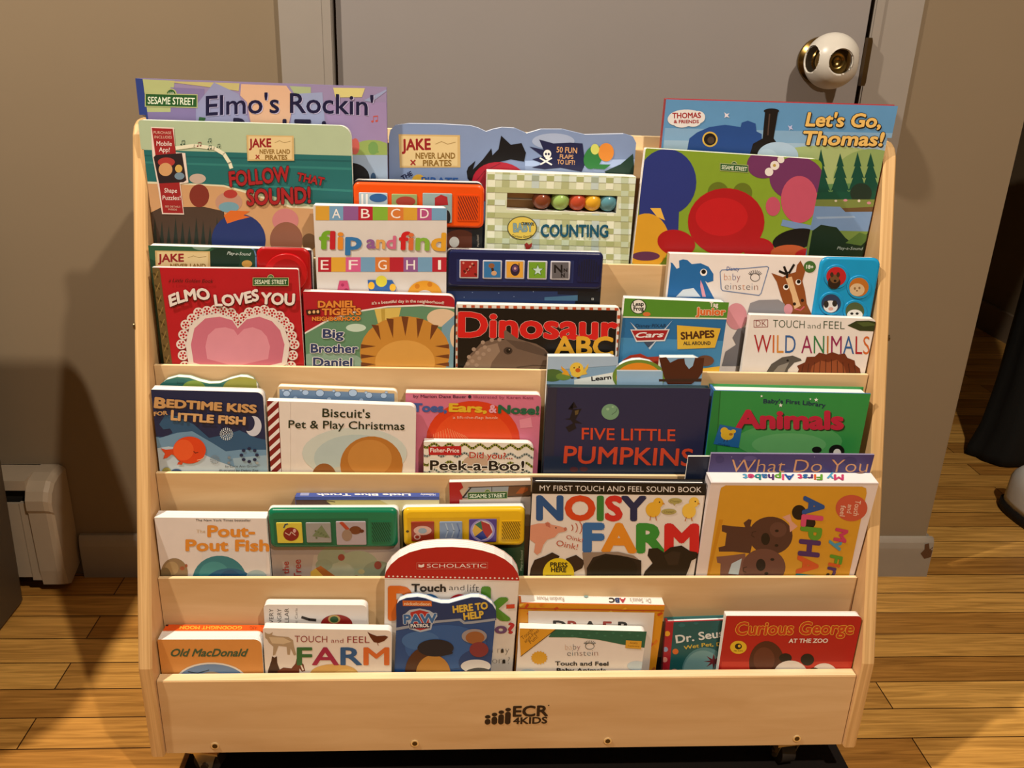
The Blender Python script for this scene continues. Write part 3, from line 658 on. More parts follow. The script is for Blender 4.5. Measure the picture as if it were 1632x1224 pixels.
B.art([('e', '#9fb0d2', 1000,160,120,45), ('p', '#a3b4d4', [(840,270),(1475,262),(1475,420),(840,420)]), ('p', '#8ba0c8', [(840,300),(1475,310),(1475,420),(840,420)])] + parch(125, 120, 472, 308)
  + [('p', '#0f0e12', [(510,330),(520,305),(560,270),(545,320),(600,265),(650,200),(655,240),(690,205),(705,128),(760,180),(820,170),(845,225),(835,275),(760,262),(660,285),(590,330),(540,400),(515,370)]), ('e', '#a81c33', 700,400,160,122, {'rot': 8}), ('s', '#7f1428', [(560,390),(610,330),(700,285)], 6),
  ('p', '#1d2148', [(865,190),(945,208),(920,150),(1000,172),(1095,168),(1165,172),(1180,290),(1160,332),(1040,310),(950,318),(878,308),(945,288),(880,262),(940,246)]), ('e', '#e4dcd2', 966,232,22,24), ('p', '#e4dcd2', [(954,245),(980,245),(978,262),(957,262)]), ('e', '#1d2148', 958,232,6,7), ('e', '#1d2148', 974,232,6,7),
  ('s', '#e4dcd2', [(925,255),(990,292)], 9), ('s', '#e4dcd2', [(990,255),(928,290)], 9), ('t', '#cf9f72', '50 FUN', (1018,222), (1133,228), 33, {'bold': .02}), ('t', '#cf9f72', 'FLAPS', (1036,256), (1112,260), 24, {'bold': .02}), ('t', '#cf9f72', 'TO LIFT!', (1022,288), (1120,293), 26, {'bold': .02}),
  ('e', '#2f7a3f', 1225,250,50,70, {'rot': 25}), ('p', '#2f7a3f', [(1240,290),(1325,292),(1290,318),(1230,315)]), ('e', '#d98a3a', 1298,222,44,52), ('e', '#c9d06a', 1235,205,24,30), ('p', '#1d3a30', [(1290,330),(1380,290),(1450,230),(1460,345),(1300,345)]), ('e', '#c9a33a', 238,385,38,38), ('t', '#1d2148', 'THE', (150,378), (205,350), 26, {'bold': .03}), ('t', '#2a56a0', 'PIRATE', (255,400), (460,405), 40, {'bold': .04})]).done()
B = Book('dark sound book with a bright orange plastic button panel along its top', 1, .008, 2, (-132,378), (604,395), .012, '#2a2028', r=(.006, .008), group=G1)
B.art([('e', '#5a2f22', 470,720,90,60), ('e', '#b9b4ac', 440,730,28,30), ('p', '#1c2024', [(540,640),(640,640),(640,860),(540,860)]), ('t', '#b0a89c', 'Play-a-Sound', (580,755), (577,690), 12)])
B.panel('#e2500f', [(-130,398),(608,402),(606,652),(-128,640)], .004, .007, .003,
  buttons=[('#a8b7bd', [(-95,452),(62,452),(62,590),(-95,590)], [('e', '#2a5d9a', 10,480,50,24), ('s', '#e9e2d6', [(-80,460),(-80,560)], 12), ('s', '#e9e2d6', [(-55,460),(-55,560)], 12)]),
           ('#8fa26a', [(88,458),(230,460),(230,600),(88,596)], [('e', '#a03a30', 165,500,55,28)]), ('#8fa9ad', [(262,452),(428,456),(425,620),(262,618)], [('p', '#a8252a', [(330,480),(365,462),(400,475),(405,520),(330,525)]), ('e', '#1a1a20', 400,590,18,40)])],
  speaker=('#d94a0c', '#7a2405', (455,462,578,612), 'slant')).done()
B = Book('cream checked counting book with a window of five coloured beads', 1, .003, 2, (625,332), (1468,362), .026, '#c6c9a6', r=(0, .010), hole=[(740,437),(1358,452),(1356,563),(742,548)], lean=-1.2, group=G1)
gx = [630+i*84 for i in range(11)]; gh = [345+i*72 for i in range(8)]
B.lim = B.box
def hole_clip(e):                                       # keep the printed checks out of the bead window
    return e
els = []
for i, x in enumerate(gx):
    for (t, b_) in ((330, 432), (570, 900)) if 700 < x < 1340 else ((330, 900),):
        els.append(('p', ['#dcdcc2', '#aab489', '#dcdcc2', '#b7c2bb'][i % 4], [(x,t),(x+42,t+1),(x+36,b_+1),(x-6,b_)]))
for j, y in enumerate(gh):
    for (l, r_) in (((622, 728), (1368, 1470)) if 425 < y < 560 else ((622, 1470),)):
        els.append(('p', ['#cfd6c6', '#b3bd90'][j % 2], [(l,y+(l-622)*.03),(r_,y+(r_-622)*.03),(r_,y+30+(r_-622)*.03),(l,y+30+(l-622)*.03)]))
for j, y in enumerate(gh):
    for i, x in enumerate(gx):
        if 425-35 < y < 570 and 690 < x < 1375: continue
        els.append(('p', ['#a3af7c', '#b6c0a2', '#a3af7c', '#9fb0a0'][i % 4], [(x-3,y+(x-622)*.03),(x+39,y+1+(x-622)*.03),(x+37,y+31+(x-622)*.03),(x-4,y+30+(x-622)*.03)]))
els += [('e', '#4a4a2c', 823,650,84,67), ('e', '#d6c35a', 823,650,79,62), ('t', '#7fa0a8', 'BABY', (775,672), (882,668), 50, {'bold': .06, 'outline': '#3a4a4c', 'ow': .02}), ('t', '#2b2b20', 'CURIOUS', (818,632), (890,636), 17, {'bold': .03}), ('t', '#2b2b20', 'Curious George', (768,695), (880,695), 13, {'bold': .03, 'bow': -10}),
  ('t', '#12526e', 'COUNTING', (930,697), (1308,700), 70, {'bold': .045, 'part': True}), ('p', '#8f2620', [(838,740),(850,732),(862,745),(880,732),(878,755),(862,768),(845,772)])]
B.art(els)
hx0, hx1, hz0, hz1, dp = B.hole
rod = MB(); zc = (hz0+hz1)/2; rod.tube((hx0, 0.010, zc), (hx1, 0.010, zc), .0012, .0012, M('#8f8a80', .3, .8)); rod.build('bead_rod', B.root)
for px_, c in ((935,'#7a3f28'),(1040,'#93b463'),(1137,'#b3482f'),(1222,'#d8a52c'),(1310,'#568e9e')):
    x, _ = B.L(pxf(2, (px_, 505)), .004); bd = MB(); bd.ball((x, .0098, zc), .0118, M(c, .22)); bd.build('bead', B.root)
s_ = MB(); s_.box((hx0, dp-.0006, hz0), (hx0+(hx1-hx0)*.26, dp-.0002, hz1), M('#a87c4a')); s_.build('inner_picture', B.root)
B.done()
B = Book('large blue landscape picture book with yellow title, back right of the top row', 1, .031, 3, (222,66), (1553,104), .012, '#5b93c6', lean=3.2, kind='hard', spine='#8f2a30', back='#a8222c', group=G1)
B.art([('p', '#7fa9cf', [(215,230),(1540,260),(1500,420),(200,380)]), ('p', '#9dbcd6', [(210,300),(1530,330),(1500,480),(200,480)]), ('e', '#a3b77c', 1130,470,420,140), ('e', '#8aa566', 1400,520,220,170), ('p', '#5c8a58', [(900,560),(1520,540),(1500,700),(900,700)])]
  + [('p', '#0f4a3c', [(x-72,665),(x-40,585),(x-52,590),(x-26,515),(x-38,520),(x-14,450),(x-22,452),(x,y),(x+22,452),(x+14,450),(x+38,520),(x+26,515),(x+52,590),(x+40,585),(x+72,665)]) for x, y in ((1110,350),(1220,375),(1320,368),(1395,372),(1492,352))]
  + [('p', '#12503e', [(1060,600),(1500,590),(1490,650),(1060,650)]), ('e', '#20342a', 1340,605,62,58), ('p', '#7a8a48', [(1050,640),(1480,640),(1470,700),(1040,690)]), ('p', '#6a5236', [(1220,690),(1460,680),(1450,712),(1240,716)]), ('p', '#7c9fd0', [(1040,678),(1220,682),(1250,712),(1460,710),(1440,825),(1030,815)]), ('p', '#9db9dd', [(1080,740),(1300,735),(1310,745),(1090,752)]),
  ('p', '#7d9a4c', [(1030,815),(1440,825),(1400,1000),(1030,1000)]), ('p', '#16321f', [(1030,1000),(1060,820),(1110,785),(1200,800),(1250,860),(1300,900),(1420,800),(1440,1000)]), ('p', '#5a7d3c', [(1250,890),(1330,830),(1400,850),(1340,905)]),
  ('e', '#d9c9b0', 1195,648,8,6), ('e', '#cf8fa0', 1250,645,12,7), ('e', '#d9c9b0', 1328,648,8,8), ('e', '#cf8fa0', 1385,660,12,8),
  ('p', '#d9cfe0', [(555,140),(568,150),(585,145),(575,158),(585,172),(568,165),(555,172),(560,158)]), ('p', '#b7b6d4', [(920,215),(932,222),(945,212),(942,228),(950,240),(934,236),(926,246),(928,232)]),
  ('p', '#234a8f', [(330,420),(355,290),(400,255),(470,225),(560,212),(650,225),(655,200),(690,188),(735,205),(740,250),(770,265),(770,420)]), ('e', '#d3b04a', 473,295,44,44), ('e', '#1b1512', 473,295,35,35), ('e', '#4a3a2a', 478,300,20,20),
  ('p', '#15100f', [(690,420),(720,320),(775,290),(790,130),(865,132),(838,290),(860,320),(860,420)]), ('e', '#15100f', 826,132,44,14), ('s', '#4a3a34', [(815,150),(805,270)], 8), ('e', '#a9bccc', 862,390,118,80), ('e', '#b4c6d4', 800,400,60,50),
  ('e', '#d9d2cc', 338,172,104,48), ('e', '#d9d2cc', 270,180,40,34), ('e', '#d9d2cc', 405,168,40,36), ('e', '#d9d2cc', 310,200,50,28), ('e', '#d9d2cc', 375,195,45,28), ('t', '#9c1f24', 'THOMAS', (258,174), (420,172), 32, {'bold': .04}), ('t', '#9c1f24', '& FRIENDS', (266,202), (408,202), 19, {'bold': .04}),
  ('t', '#e3bd6c', "Let's Go,", (1022,217), (1448,226), 80, {'bold': .045, 'shear': .18, 'shadow': '#1a1210', 'so': (1.6, 1.6), 'outline': '#1a1210', 'ow': .03, 'part': True}), ('t', '#e3bd6c', 'Thomas!', (1010,324), (1470,332), 80, {'bold': .045, 'shear': .18, 'shadow': '#1a1210', 'so': (1.6, 1.6), 'outline': '#1a1210', 'ow': .03, 'part': True}),
  ('t', '#b9c4b4', 'Play-a-Sound', (1200,926), (1350,930), 18, {'shear': .3})]).done()
B = Book('lime green board book with big red, blue and purple shapes, right of the bead book', 1, .002, 3, (105,346), (1126,412), .011, '#7d9c2c', r=(.002, .010), yaw=.4, group=G1)
B.art([('e', '#26347f', 225,540,170,190), ('p', '#26347f', [(75,560),(300,600),(290,840),(60,840)]), ('e', '#cf9c2a', 110,880,130,160), ('p', '#e0b54a', [(130,690),(190,690),(215,760),(170,740)]), ('e', '#5f6f20', 520,600,60,60), ('e', '#5f6f20', 660,600,55,55),
  ('e', '#a5131b', 566,770,220,195), ('e', '#b81820', 540,740,150,110), ('e', '#a5131b', 280,890,110,75, {'rot': 12}), ('e', '#a5131b', 750,920,90,60), ('e', '#6a3160', 780,440,95,80), ('e', '#6a3160', 970,520,155,125), ('e', '#b8506a', 985,640,105,135), ('e', '#b8506a', 835,680,42,55), ('p', '#6f8fc0', [(890,755),(1060,790),(1050,830),(880,790)]),
  ('e', '#d9cfc4', 845,445,26,26), ('e', '#d9cfc4', 812,482,24,24), ('e', '#d9cfc4', 880,412,20,20), ('e', '#b39a4a', 843,445,9,9), ('e', '#0f0d0d', 960,870,130,60, {'rot': -12}), ('e', '#b4562c', 930,950,110,50), ('e', '#a51a1c', 1080,960,120,45), ('e', '#5a2f52', 105,965,80,26), ('street', '', 533, 690, 434, 472, 12)]).done()
# ---- second tier
B = Book('dark green sound book with one big red button, behind the red lace-heart book', 2, .0165, 4, (48,66), (868,90), .012, '#1f4433', r=(.003, .006), group=G2)
B.art([('e', '#2c5a40', 200,90,180,70), ('e', '#173327', 420,140,90,60), ('e', '#7d9a8c', 320,70,50,20), ('p', '#3b2030', [(590,60),(900,60),(900,400),(590,400)]), ('s', '#5f83b0', [(560,74),(582,90),(590,120),(590,300)], 7), ('t', '#c9d0c4', 'Play-a-Sound', (445,112), (565,118), 17, {'shear': .3}), ('e', '#c79a4a', 545,158,26,18)] + parch(85, 92, 360, 210))
B.panel('#a81014', [(597,72),(864,84),(866,420),(600,420)], .003, .010, .003, buttons=[('#b5141a', ('e', 742, 205, 108, 100), [('e', '#98080d', 742,205,76,70)], .004)]).done()
B = Book('thin red picture book with a pink heart framed in white lace', 2, .002, 4, (70,176), (801,185), .006, '#b01824', kind='board', pages=1, group=G2, r=(0, .002))
heart = [(500,470),(470,425),(400,405),(320,415),(260,470),(240,560),(255,660),(480,720),(745,660),(760,560),(735,480),(690,430),(620,405),(550,420)]
els = [('p', '#66532f', [(66,172),(108,180),(175,690),(130,690)])] + [('s', '#463818', [(78+i*8.2,205+i*60),(100+i*8.2,225+i*60)], 8) for i in range(8)] + [('s', '#8a7240', [(100+i*8,195+i*60),(84+i*8,235+i*60)], 5) for i in range(8)]
for i in range(len(heart)):
    p, q = heart[i], heart[(i+1) % len(heart)]
    for t in (0, .5):
        x, y = p[0]+(q[0]-p[0])*t, p[1]+(q[1]-p[1])*t
        if y < 690:
            dx, dy = x-500, y-560; l = math.hypot(dx, dy); x2, y2 = x+dx/l*22, y+dy/l*22
            els += [('e', '#d9c9bc', x2, y2, 26, 25)]
            for a in range(5): els.append(('e', '#b01824', x2+14*math.cos(a*1.26+.3), y2+14*math.sin(a*1.26+.3), 5, 5))
            els.append(('e', '#b01824', x2, y2, 6, 6))
els += [('p', '#d9c9bc', heart), ('p', '#c46f86', [(500+(x-500)*.9, 560+(y-560)*.9) for x, y in heart]), ('p', '#d58fa2', [(500+(x-500)*.62, 585+(y-585)*.62) for x, y in heart])]
els += [('t', '#2a1712', 'a Little Golden Book', (156,248), (378,252), 19, {'shear': .2}), ('street', '', 578, 752, 228, 264, 0),
  ('t', '#ddd0c4', 'ELMO', (165,368), (362,335), 56, {'bold': .06, 'shadow': '#4a0f12', 'so': (1.4, 1.4), 'bow': 14, 'part': True}), ('t', '#ddd0c4', 'LOVES', (390,365), (606,335), 56, {'bold': .06, 'shadow': '#4a0f12', 'so': (1.4, 1.4), 'bow': -10, 'part': True}), ('t', '#ddd0c4', 'YOU', (618,355), (782,362), 58, {'bold': .06, 'shadow': '#4a0f12', 'so': (1.4, 1.4), 'part': True})]
B.art(els).done()
B = Book('white board book with two bands of coloured letter squares', 2, .015, 0, (498.8,327), (712,332), .015, '#cdc3ba', r=(.001, .006), group=G2)
B.art([('chart', '', [503,525,547,571,594,618,643,665,688,712], 328.5, 351, ' A B C D ', ['#cf9f38','#6f9fc8','#8a5a96','#b02234','#7fb03a','#cf7a3a','#cf9f38','#b04f86','#6f9fc8']),
  ('chart', '', [507,528,551,575,598,621,643,666,689,712], 410, 433, 'E F G H I', ['#b02234','#d6a53a','#cf5f92','#6f9fc8','#cf7a3a','#b02234','#8a5a96','#6f9fc8','#b02234']),
  ('t', ['#6fa62c','#b8202c','#d98a2c','#2f74b4'], 'flip', (510,396), (575,397), 29, {'bold': .045, 'part': True, 'shadow': '#a89c94', 'so': (.9, .9)}), ('t', ['#8a5a96','#d6a25a','#c9688a'], 'and', (585,395), (630,396), 21, {'bold': .045, 'part': True, 'shadow': '#a89c94', 'so': (.9, .9)}), ('t', ['#c21f24','#cf6a3a','#7fae3a','#d6a02c'], 'find', (637,397), (709,399), 29, {'bold': .045, 'part': True, 'shadow': '#a89c94', 'so': (.9, .9)}),
  ('p', '#c24a78', [(536,470),(541,447),(554,447),(559,470)]), ('e', '#a02a5a', 546,454,2.5,2.5), ('e', '#a02a5a', 552,462,3,3), ('p', '#2f64b0', [(586,446),(625,446),(632,458),(628,475),(590,475)]), ('e', '#d6d24a', 608,448,9,9), ('e', '#e8b93a', 592,455,5,6), ('e', '#e8b93a', 626,458,5,6), ('e', '#d99a2c', 677,468,27,21), ('e', '#c47a1c', 665,456,4,4), ('e', '#c47a1c', 685,453,4,4), ('e', '#cdc3ba', 677,474,14,12)]).done()
B = Book('board book with red arched heading over green and a navy three-line title', 2, .002, 4, (825,296), (1584,318), .010, '#a81a28', r=(.001, .008), yaw=-.4, group=G2)
B.art([('p', '#d9cfc4', [(815,512),(940,440),(1080,395),(1250,368),(1420,362),(1600,376),(1600,720),(815,720)]), ('p', '#5d8a6c', [(815,520),(945,448),(1085,402),(1250,376),(1420,370),(1600,384),(1600,720),(815,720)]),
  ('p', '#86a898', [(815,620),(1000,560),(1130,640),(1150,720),(815,720)]), ('e', '#b9c9b4', 1090,478,50,20), ('p', '#d0b860', [(1182,384),(1316,376),(1298,450),(1200,455)]), ('p', '#b59a44', [(1215,385),(1235,384),(1235,452),(1220,453)]), ('e', '#d6c0a4', 1520,428,75,45), ('p', '#6f9ab0', [(1520,470),(1600,400),(1600,720),(1500,720)]), ('e', '#d6c0a4', 1590,520,30,60),
  ('e', '#bd8636', 1335,600,225,180), ('e', '#cf9c4c', 1335,650,150,110)] + [('p', '#6a3a1c', [(1335+dx-18, y0),(1335+dx+18, y0+4),(1335+dx*.82+2, y1)]) for dx, y0, y1 in ((-150,462,540),(-75,430,530),(0,420,520),(75,430,530),(150,462,540))]
  + [('p', '#6a3a1c', [(1115,y),(1190,y+10),(1115,y+22)]) for y in (560,610,650)] + [('p', '#6a3a1c', [(1555,y),(1485,y+10),(1555,y+22)]) for y in (560,610,650)]
  + [('t', '#d98a3a', 'DANIEL', (902,376), (1086,374), 33, {'bold': .06, 'outline': '#7a2a18', 'ow': .05}), ('t', '#d98a3a', "TIGER'S", (922,414), (1114,412), 33, {'bold': .06, 'outline': '#7a2a18', 'ow': .05}), ('t', '#d98a3a', 'NEIGHBORHOOD', (872,442), (1112,440), 20, {'bold': .06, 'outline': '#7a2a18', 'ow': .04}), ('p', '#3a1a14', [(840,388),(912,384),(912,410),(845,414)]), ('e', '#d9b07a', 858,400,7,8), ('e', '#d9b07a', 880,398,7,8), ('e', '#d9b07a', 900,397,7,8),
  ('t', '#d9c4b4', "it's a beautiful day in the neighborhood!", (1170,362), (1530,360), 15, {'bow': 10, 'bold': .02})]
  + [('t', '#2a3a66', s_, a, b_, 44, {'bold': .03, 'outline': '#d9d2cc', 'ow': .05, 'part': True}) for s_, a, b_ in (('Big', (926,526), (1026,528)), ('Brother', (866,600), (1098,602)), ('Daniel', (878,668), (1070,670)))]).done()
B = Book('navy blue sound book with five small square buttons in a row', 2, .020, 5, (58,126), (1187,150), .011, '#1a2a52', r=(.004, .006), yaw=-.5, group=G2)
B.art([('p', '#12182c', [(40,395),(1200,395),(1200,430),(40,425)]), ('p', '#22386a', [(40,425),(1200,430),(1200,600),(40,600)]), ('p', '#101218', [(1000,425),(1200,430),(1200,600),(960,600)]), ('p', '#4a7aa0', [(760,470),(1000,455),(1000,495),(760,492)]), ('p', '#101830', [(855,425),(1000,430),(1000,455),(855,450)])] + [('e', '#8aa0c0', x, y, 4, 3) for x, y in ((240,435),(430,440),(680,430),(180,470),(540,465))] + [('p', '#c9c4ba', [(1100,475),(1116,475),(1116,490),(1100,490)]), ('p', '#1a1a1e', [(1104,479),(1112,479),(1112,486),(1104,486)])])
wb = '#b9b4b8'
def bt(x, y, c): return [(x,y),(x+136,y),(x+136,y+132),(x,y+132)], [('p', c, [(x+8,y+8),(x+128,y+8),(x+128,y+124),(x+8,y+124)])]
q = [bt(147,200,'#9c2424'), bt(315,204,'#2f74b0'), bt(478,204,'#d9a23a'), bt(640,208,'#6fa02c'), bt(806,210,'#5f5f66')]
q[0][1].extend([('e', ['#5a1416','#c98a7a'][i % 3 == 0], 175+(i*37) % 95, 222+(i*53) % 90, 8, 8) for i in range(14)])
q[1][1].extend([('s', '#3a1f10', [(378,240),(392,295)], 18), ('e', '#8a5a3a', 378,242,22,18), ('e', '#c9a07a', 396,296,20,17)])
q[2][1].extend([('e', '#2a1f3a', 548,272,34,44), ('e', '#5a3f6a', 548,262,22,24), ('e', '#c9a0a0', 548,262,9,9), ('s', '#2a1f3a', [(576,225),(576,260)], 6)])
q[3][1].extend([('p', '#3a5a1a', [(712+(46 if i % 2 == 0 else 20)*math.sin(i*math.pi/5), 276-(46 if i % 2 == 0 else 20)*math.cos(i*math.pi/5)) for i in range(10)]), ('p', '#b9d0c4', [(712+(38 if i % 2 == 0 else 16)*math.sin(i*math.pi/5), 276-(38 if i % 2 == 0 else 16)*math.cos(i*math.pi/5)) for i in range(10)])])
q[4][1].extend([('t', '#17171a', 'N', (832,292), (888,292), 58, {'bold': .03}), ('t', '#17171a', 'N', (880,325), (905,325), 30, {'bold': .03}), ('t', '#17171a', 'N', (900,285), (924,285), 24, {'bold': .03})])
B.panel('#141c4a', [(58,128),(1187,152),(1170,408),(58,402)], .005, .005, .003, els=[('p', '#1d2a5e', [(125,195),(975,205),(968,368),(125,358)])], buttons=[(wb, s_, a) for s_, a in q], speaker=('#141c48', '#0a0e28', (1005,190,1152,362), 'v')).done()
B = Book('black board book with red and yellow title and white border of red squares', 2, .002, 5, (121,520), (1312,545), .011, '#d9cfc2', r=(.002, .006), yaw=-1, group=G2, edge='#e3d8c4')
B.art([('p', '#0f0c0b', [(135,546),(1285,564),(1262,1100),(132,1100)])] + [('p', '#b5502f', [(170+i*61,526+i*1.2),(196+i*61,526+i*1.2),(196+i*61,544+i*1.2),(170+i*61,544+i*1.2)]) for i in range(19)]
  + [('p', '#b5502f', [(1287-i*1.5,600+i*58),(1316-i*2.5,600+i*58),(1315-i*2.5,624+i*58),(1286-i*1.5,624+i*58)]) for i in range(9)] + [('p', '#b5502f', [(121,600+i*58),(132,600+i*58),(132,624+i*58),(121,624+i*58)]) for i in range(9)]
  + [('t', '#c81a1a', 'Dinosaur', (145,752), (1280,772), 182, {'bold': .05, 'outline': '#d9b0a8', 'ow': .010, 'part': True}), ('t', '#d6a22c', 'ABC', (832,888), (1250,892), 142, {'bold': .045, 'part': True}),
  ('p', '#6a584c', [(160,1000),(195,940),(215,890),(255,850),(300,800),(380,775),(470,775),(468,715),(480,704),(560,765),(640,790),(700,805),(760,840),(800,885),(800,950),(770,985),(760,1020)]), ('p', '#8a7666', [(160,1000),(230,900),(300,830),(420,800),(440,860),(380,940),(360,1010)]), ('p', '#55463d', [(480,775),(640,795),(760,850),(790,900),(700,880),(560,840)])]
  + [('e', '#9c8878', x, y, 15, 14) for x, y in ((380,778),(315,795),(435,775),(250,845),(275,870),(215,900),(330,830),(290,910),(240,930),(360,850),(320,880),(205,950),(270,960))] + [('e', '#3a2f2a', 497,855,32,26), ('e', '#120e0c', 500,855,16,16), ('e', '#b9a898', 506,848,4,4), ('e', '#3a302a', 770,885,12,9), ('s', '#4a3c34', [(560,975),(680,960),(775,965)], 6)]).done()
B = Book('green-topped blue board book with a yellow sign and winged red emblem', 2, .002, 6, (91,338), (681,362), .013, '#2268a0', r=(.001, .009), yaw=-.8, group=G2, edge='#ece3c8')
B.art([('p', '#4f8a2c', [(60,330),(700,352),(680,452),(70,442)]), ('p', '#cfd0b4', [(70,440),(680,450),(680,458),(70,448)]), ('p', '#3f86b8', [(70,560),(680,580),(660,900),(50,900)]), ('e', '#1f3a1a', 168,385,45,43), ('e', '#dcd6c8', 168,385,40,38), ('t', '#1a1a16', 'Leap', (138,382), (198,380), 24, {'bold': .03}), ('t', '#1a1a16', 'Frog', (142,408), (198,406), 24, {'bold': .03}), ('e', '#c8703a', 215,428,22,12),
  ('t', '#d9cfc0', 'Tag', (572,385), (618,386), 26, {'bold': .06}), ('t', '#cf6a2f', 'Junior', (495,430), (658,434), 42, {'bold': .06, 'outline': '#e0c9b0', 'ow': .05}),
  ('p', '#b9c0c6', [(120,470),(240,590),(362,460),(232,628)]), ('p', '#3a4a62', [(180,560),(285,560),(225,618)]), ('p', '#c9c4c0', [(122,514),(345,512),(318,580),(155,585)]), ('p', '#9c1c22', [(130,520),(336,518),(312,573),(160,577)]), ('t', '#d9cfc8', 'Cars', (155,560), (310,556), 30, {'shear': .3, 'bold': .03}), ('t', '#142a4a', 'Disney·PIXAR', (152,502), (325,502), 20, {'shear': .1}),
  ('p', '#d6b03a', [(386,490),(633,508),(600,617),(388,626)]), ('t', '#4a2a14', 'SHAPES', (410,570), (596,558), 42, {'bold': .06, 'part': True}), ('t', '#2a2a2a', 'ALL AROUND', (422,601), (575,600), 20, {'bold': .04}),
  ('p', '#b03a24', [(75,690),(120,660),(180,650),(220,670),(380,660),(420,690),(500,680),(470,720),(80,730)]), ('p', '#d6b03a', [(480,740),(640,720),(640,800),(480,800)]), ('e', '#6a4634', 545,690,50,30)]).done()
B = Book('wide white board book with blue dolphin, brown horse and round photo buttons', 2, .016, 6, (346,86), (1530,118), .011, '#ddd0c7', r=(.001, .006), lean=-1, yaw=-.6, spine='#b9a890', group=G2)
B.art([('p', '#1f66a8', [(352,150),(350,135),(362,140),(385,172),(400,165),(398,125),(420,118),(445,122),(470,145),(520,140),(565,160),(592,200),(592,240),(560,250),(545,240),(570,290),(600,345),(330,345)]), ('p', '#c9d0d8', [(380,330),(420,290),(480,280),(520,330)]), ('p', '#d99ab0', [(520,235),(535,270),(550,330),(530,330),(518,270)]), ('e', '#f0e9e2', 537,192,20,20), ('e', '#101010', 537,188,13,13),
  ('s', '#6f86b0', [(640,178),(765,170),(895,158),(905,165),(862,310),(850,322),(645,295),(636,285),(630,190)], 5, {'close': True}), ('t', '#2f4f9a', 'Disney', (665,182), (740,182), 24, {'shear': .2}), ('t', ['#c98a6a','#cfae8f','#5a5f9a','#8a4a5a'], 'baby', (652,236), (745,236), 42, {'bold': -.02}), ('t', ['#4a4a52','#5a7a9a','#8a5a4a','#4a4a52','#c98a6a'], 'einstein', (655,288), (845,292), 42, {'bold': -.02}),
  ('s', '#3a3a40', [(800+28+26*math.cos(a), 220+22*math.sin(a)) for a in [i*math.pi/8 for i in range(16)]], 3, {'close': True})] + [('s', '#3a3a40', [(828+22*math.cos(a), 210+10*math.sin(a)), (828+40*math.cos(a), 206+28*math.sin(a))], 3) for a in [-math.pi*(.1+.1*i) for i in range(9)]]
  + [('p', '#8a4c22', [(920,195),(985,218),(1020,200),(1058,190),(1065,150),(1085,125),(1112,180),(1095,240),(1110,300),(1120,370),(1148,430),(1010,425),(975,330),(950,245)]), ('p', '#d6b48a', [(1000,225),(1035,215),(1060,300),(1085,380),(1050,400),(1035,320)])] + [('s', '#14100e', p, 13) for p in ([(965,185),(1000,200)], [(992,160),(1010,205)], [(1048,148),(1020,195)], [(1010,190),(1008,222)])] + [('e', '#ece4da', 1002,275,16,16), ('e', '#100c0a', 1004,272,11,11), ('e', '#ece4da', 1072,247,16,16), ('e', '#100c0a', 1074,244,11,11), ('e', '#2a1a12', 1050,370,9,9), ('e', '#2a1a12', 1095,350,9,9), ('s', '#c95a6a', [(1055,398),(1085,405),(1105,385)], 7),
  ('e', '#3f6a30', 1137,160,34,33), ('t', '#dfe0d0', '18+', (1117,170), (1156,172), 22, {'bold': .03}), ('e', '#d0909e', 722,440,60,75), ('p', '#8a8a92', [(785,420),(800,365),(850,348),(960,345),(995,370),(1000,430),(785,430)]), ('e', '#d0909e', 1015,400,25,30), ('p', '#76767e', [(640,720),(660,640),(720,600),(700,560),(730,510),(790,500),(790,720)])])
def ph(x, y, r_, c, art): return ('#1690c8', ('e', x, y, r_+14, r_+12), [('e', c, x, y, r_, r_-2)] + art)
B.panel('#1593cc', [(1194,100),(1530,116),(1478,560),(1140,560)], .003, .010, .003, buttons=[
  ph(1287,215,56,'#b01f24',[('e','#2a1c12',1275,250,36,36),('e','#6a4a2c',1278,228,26,24),('e','#15100c',1280,240,8,7),('e','#3a2818',1262,205,10,14),('e','#3a2818',1298,205,10,14)]),
  ph(1415,275,55,'#b06a24',[('e','#c9b08a',1405,290,42,36),('e','#8a6a44',1392,283,6,8),('e','#8a6a44',1418,280,6,8),('e','#5a3a24',1404,296,5,4)]),
  ph(1258,368,55,'#2a3a5a',[('e','#d0ccc8',1255,385,40,34),('e','#2a2624',1230,372,14,20),('e','#2a2624',1278,368,14,18),('e','#c9a09a',1256,398,14,10)]),
  ph(1392,412,53,'#4a5a3a',[('e','#d6cfc4',1392,432,44,30),('e','#1c1a18',1375,425,9,7),('e','#1c1a18',1405,425,9,7)])]).done()
B = Book('white board book with multicoloured title, green lizard and brown fur', 2, .002, 6, (801,432), (1526,456), .009, '#ddd1c6', r=(.001, .005), group=G2)
cw = ['#a8232e','#c8662c','#cf8a3a','#2f5f9e','#000000','#8f1f54','#2f7a4a','#b8702a','#8f1f54','#2f5f9e','#a8232e','#c8662c']
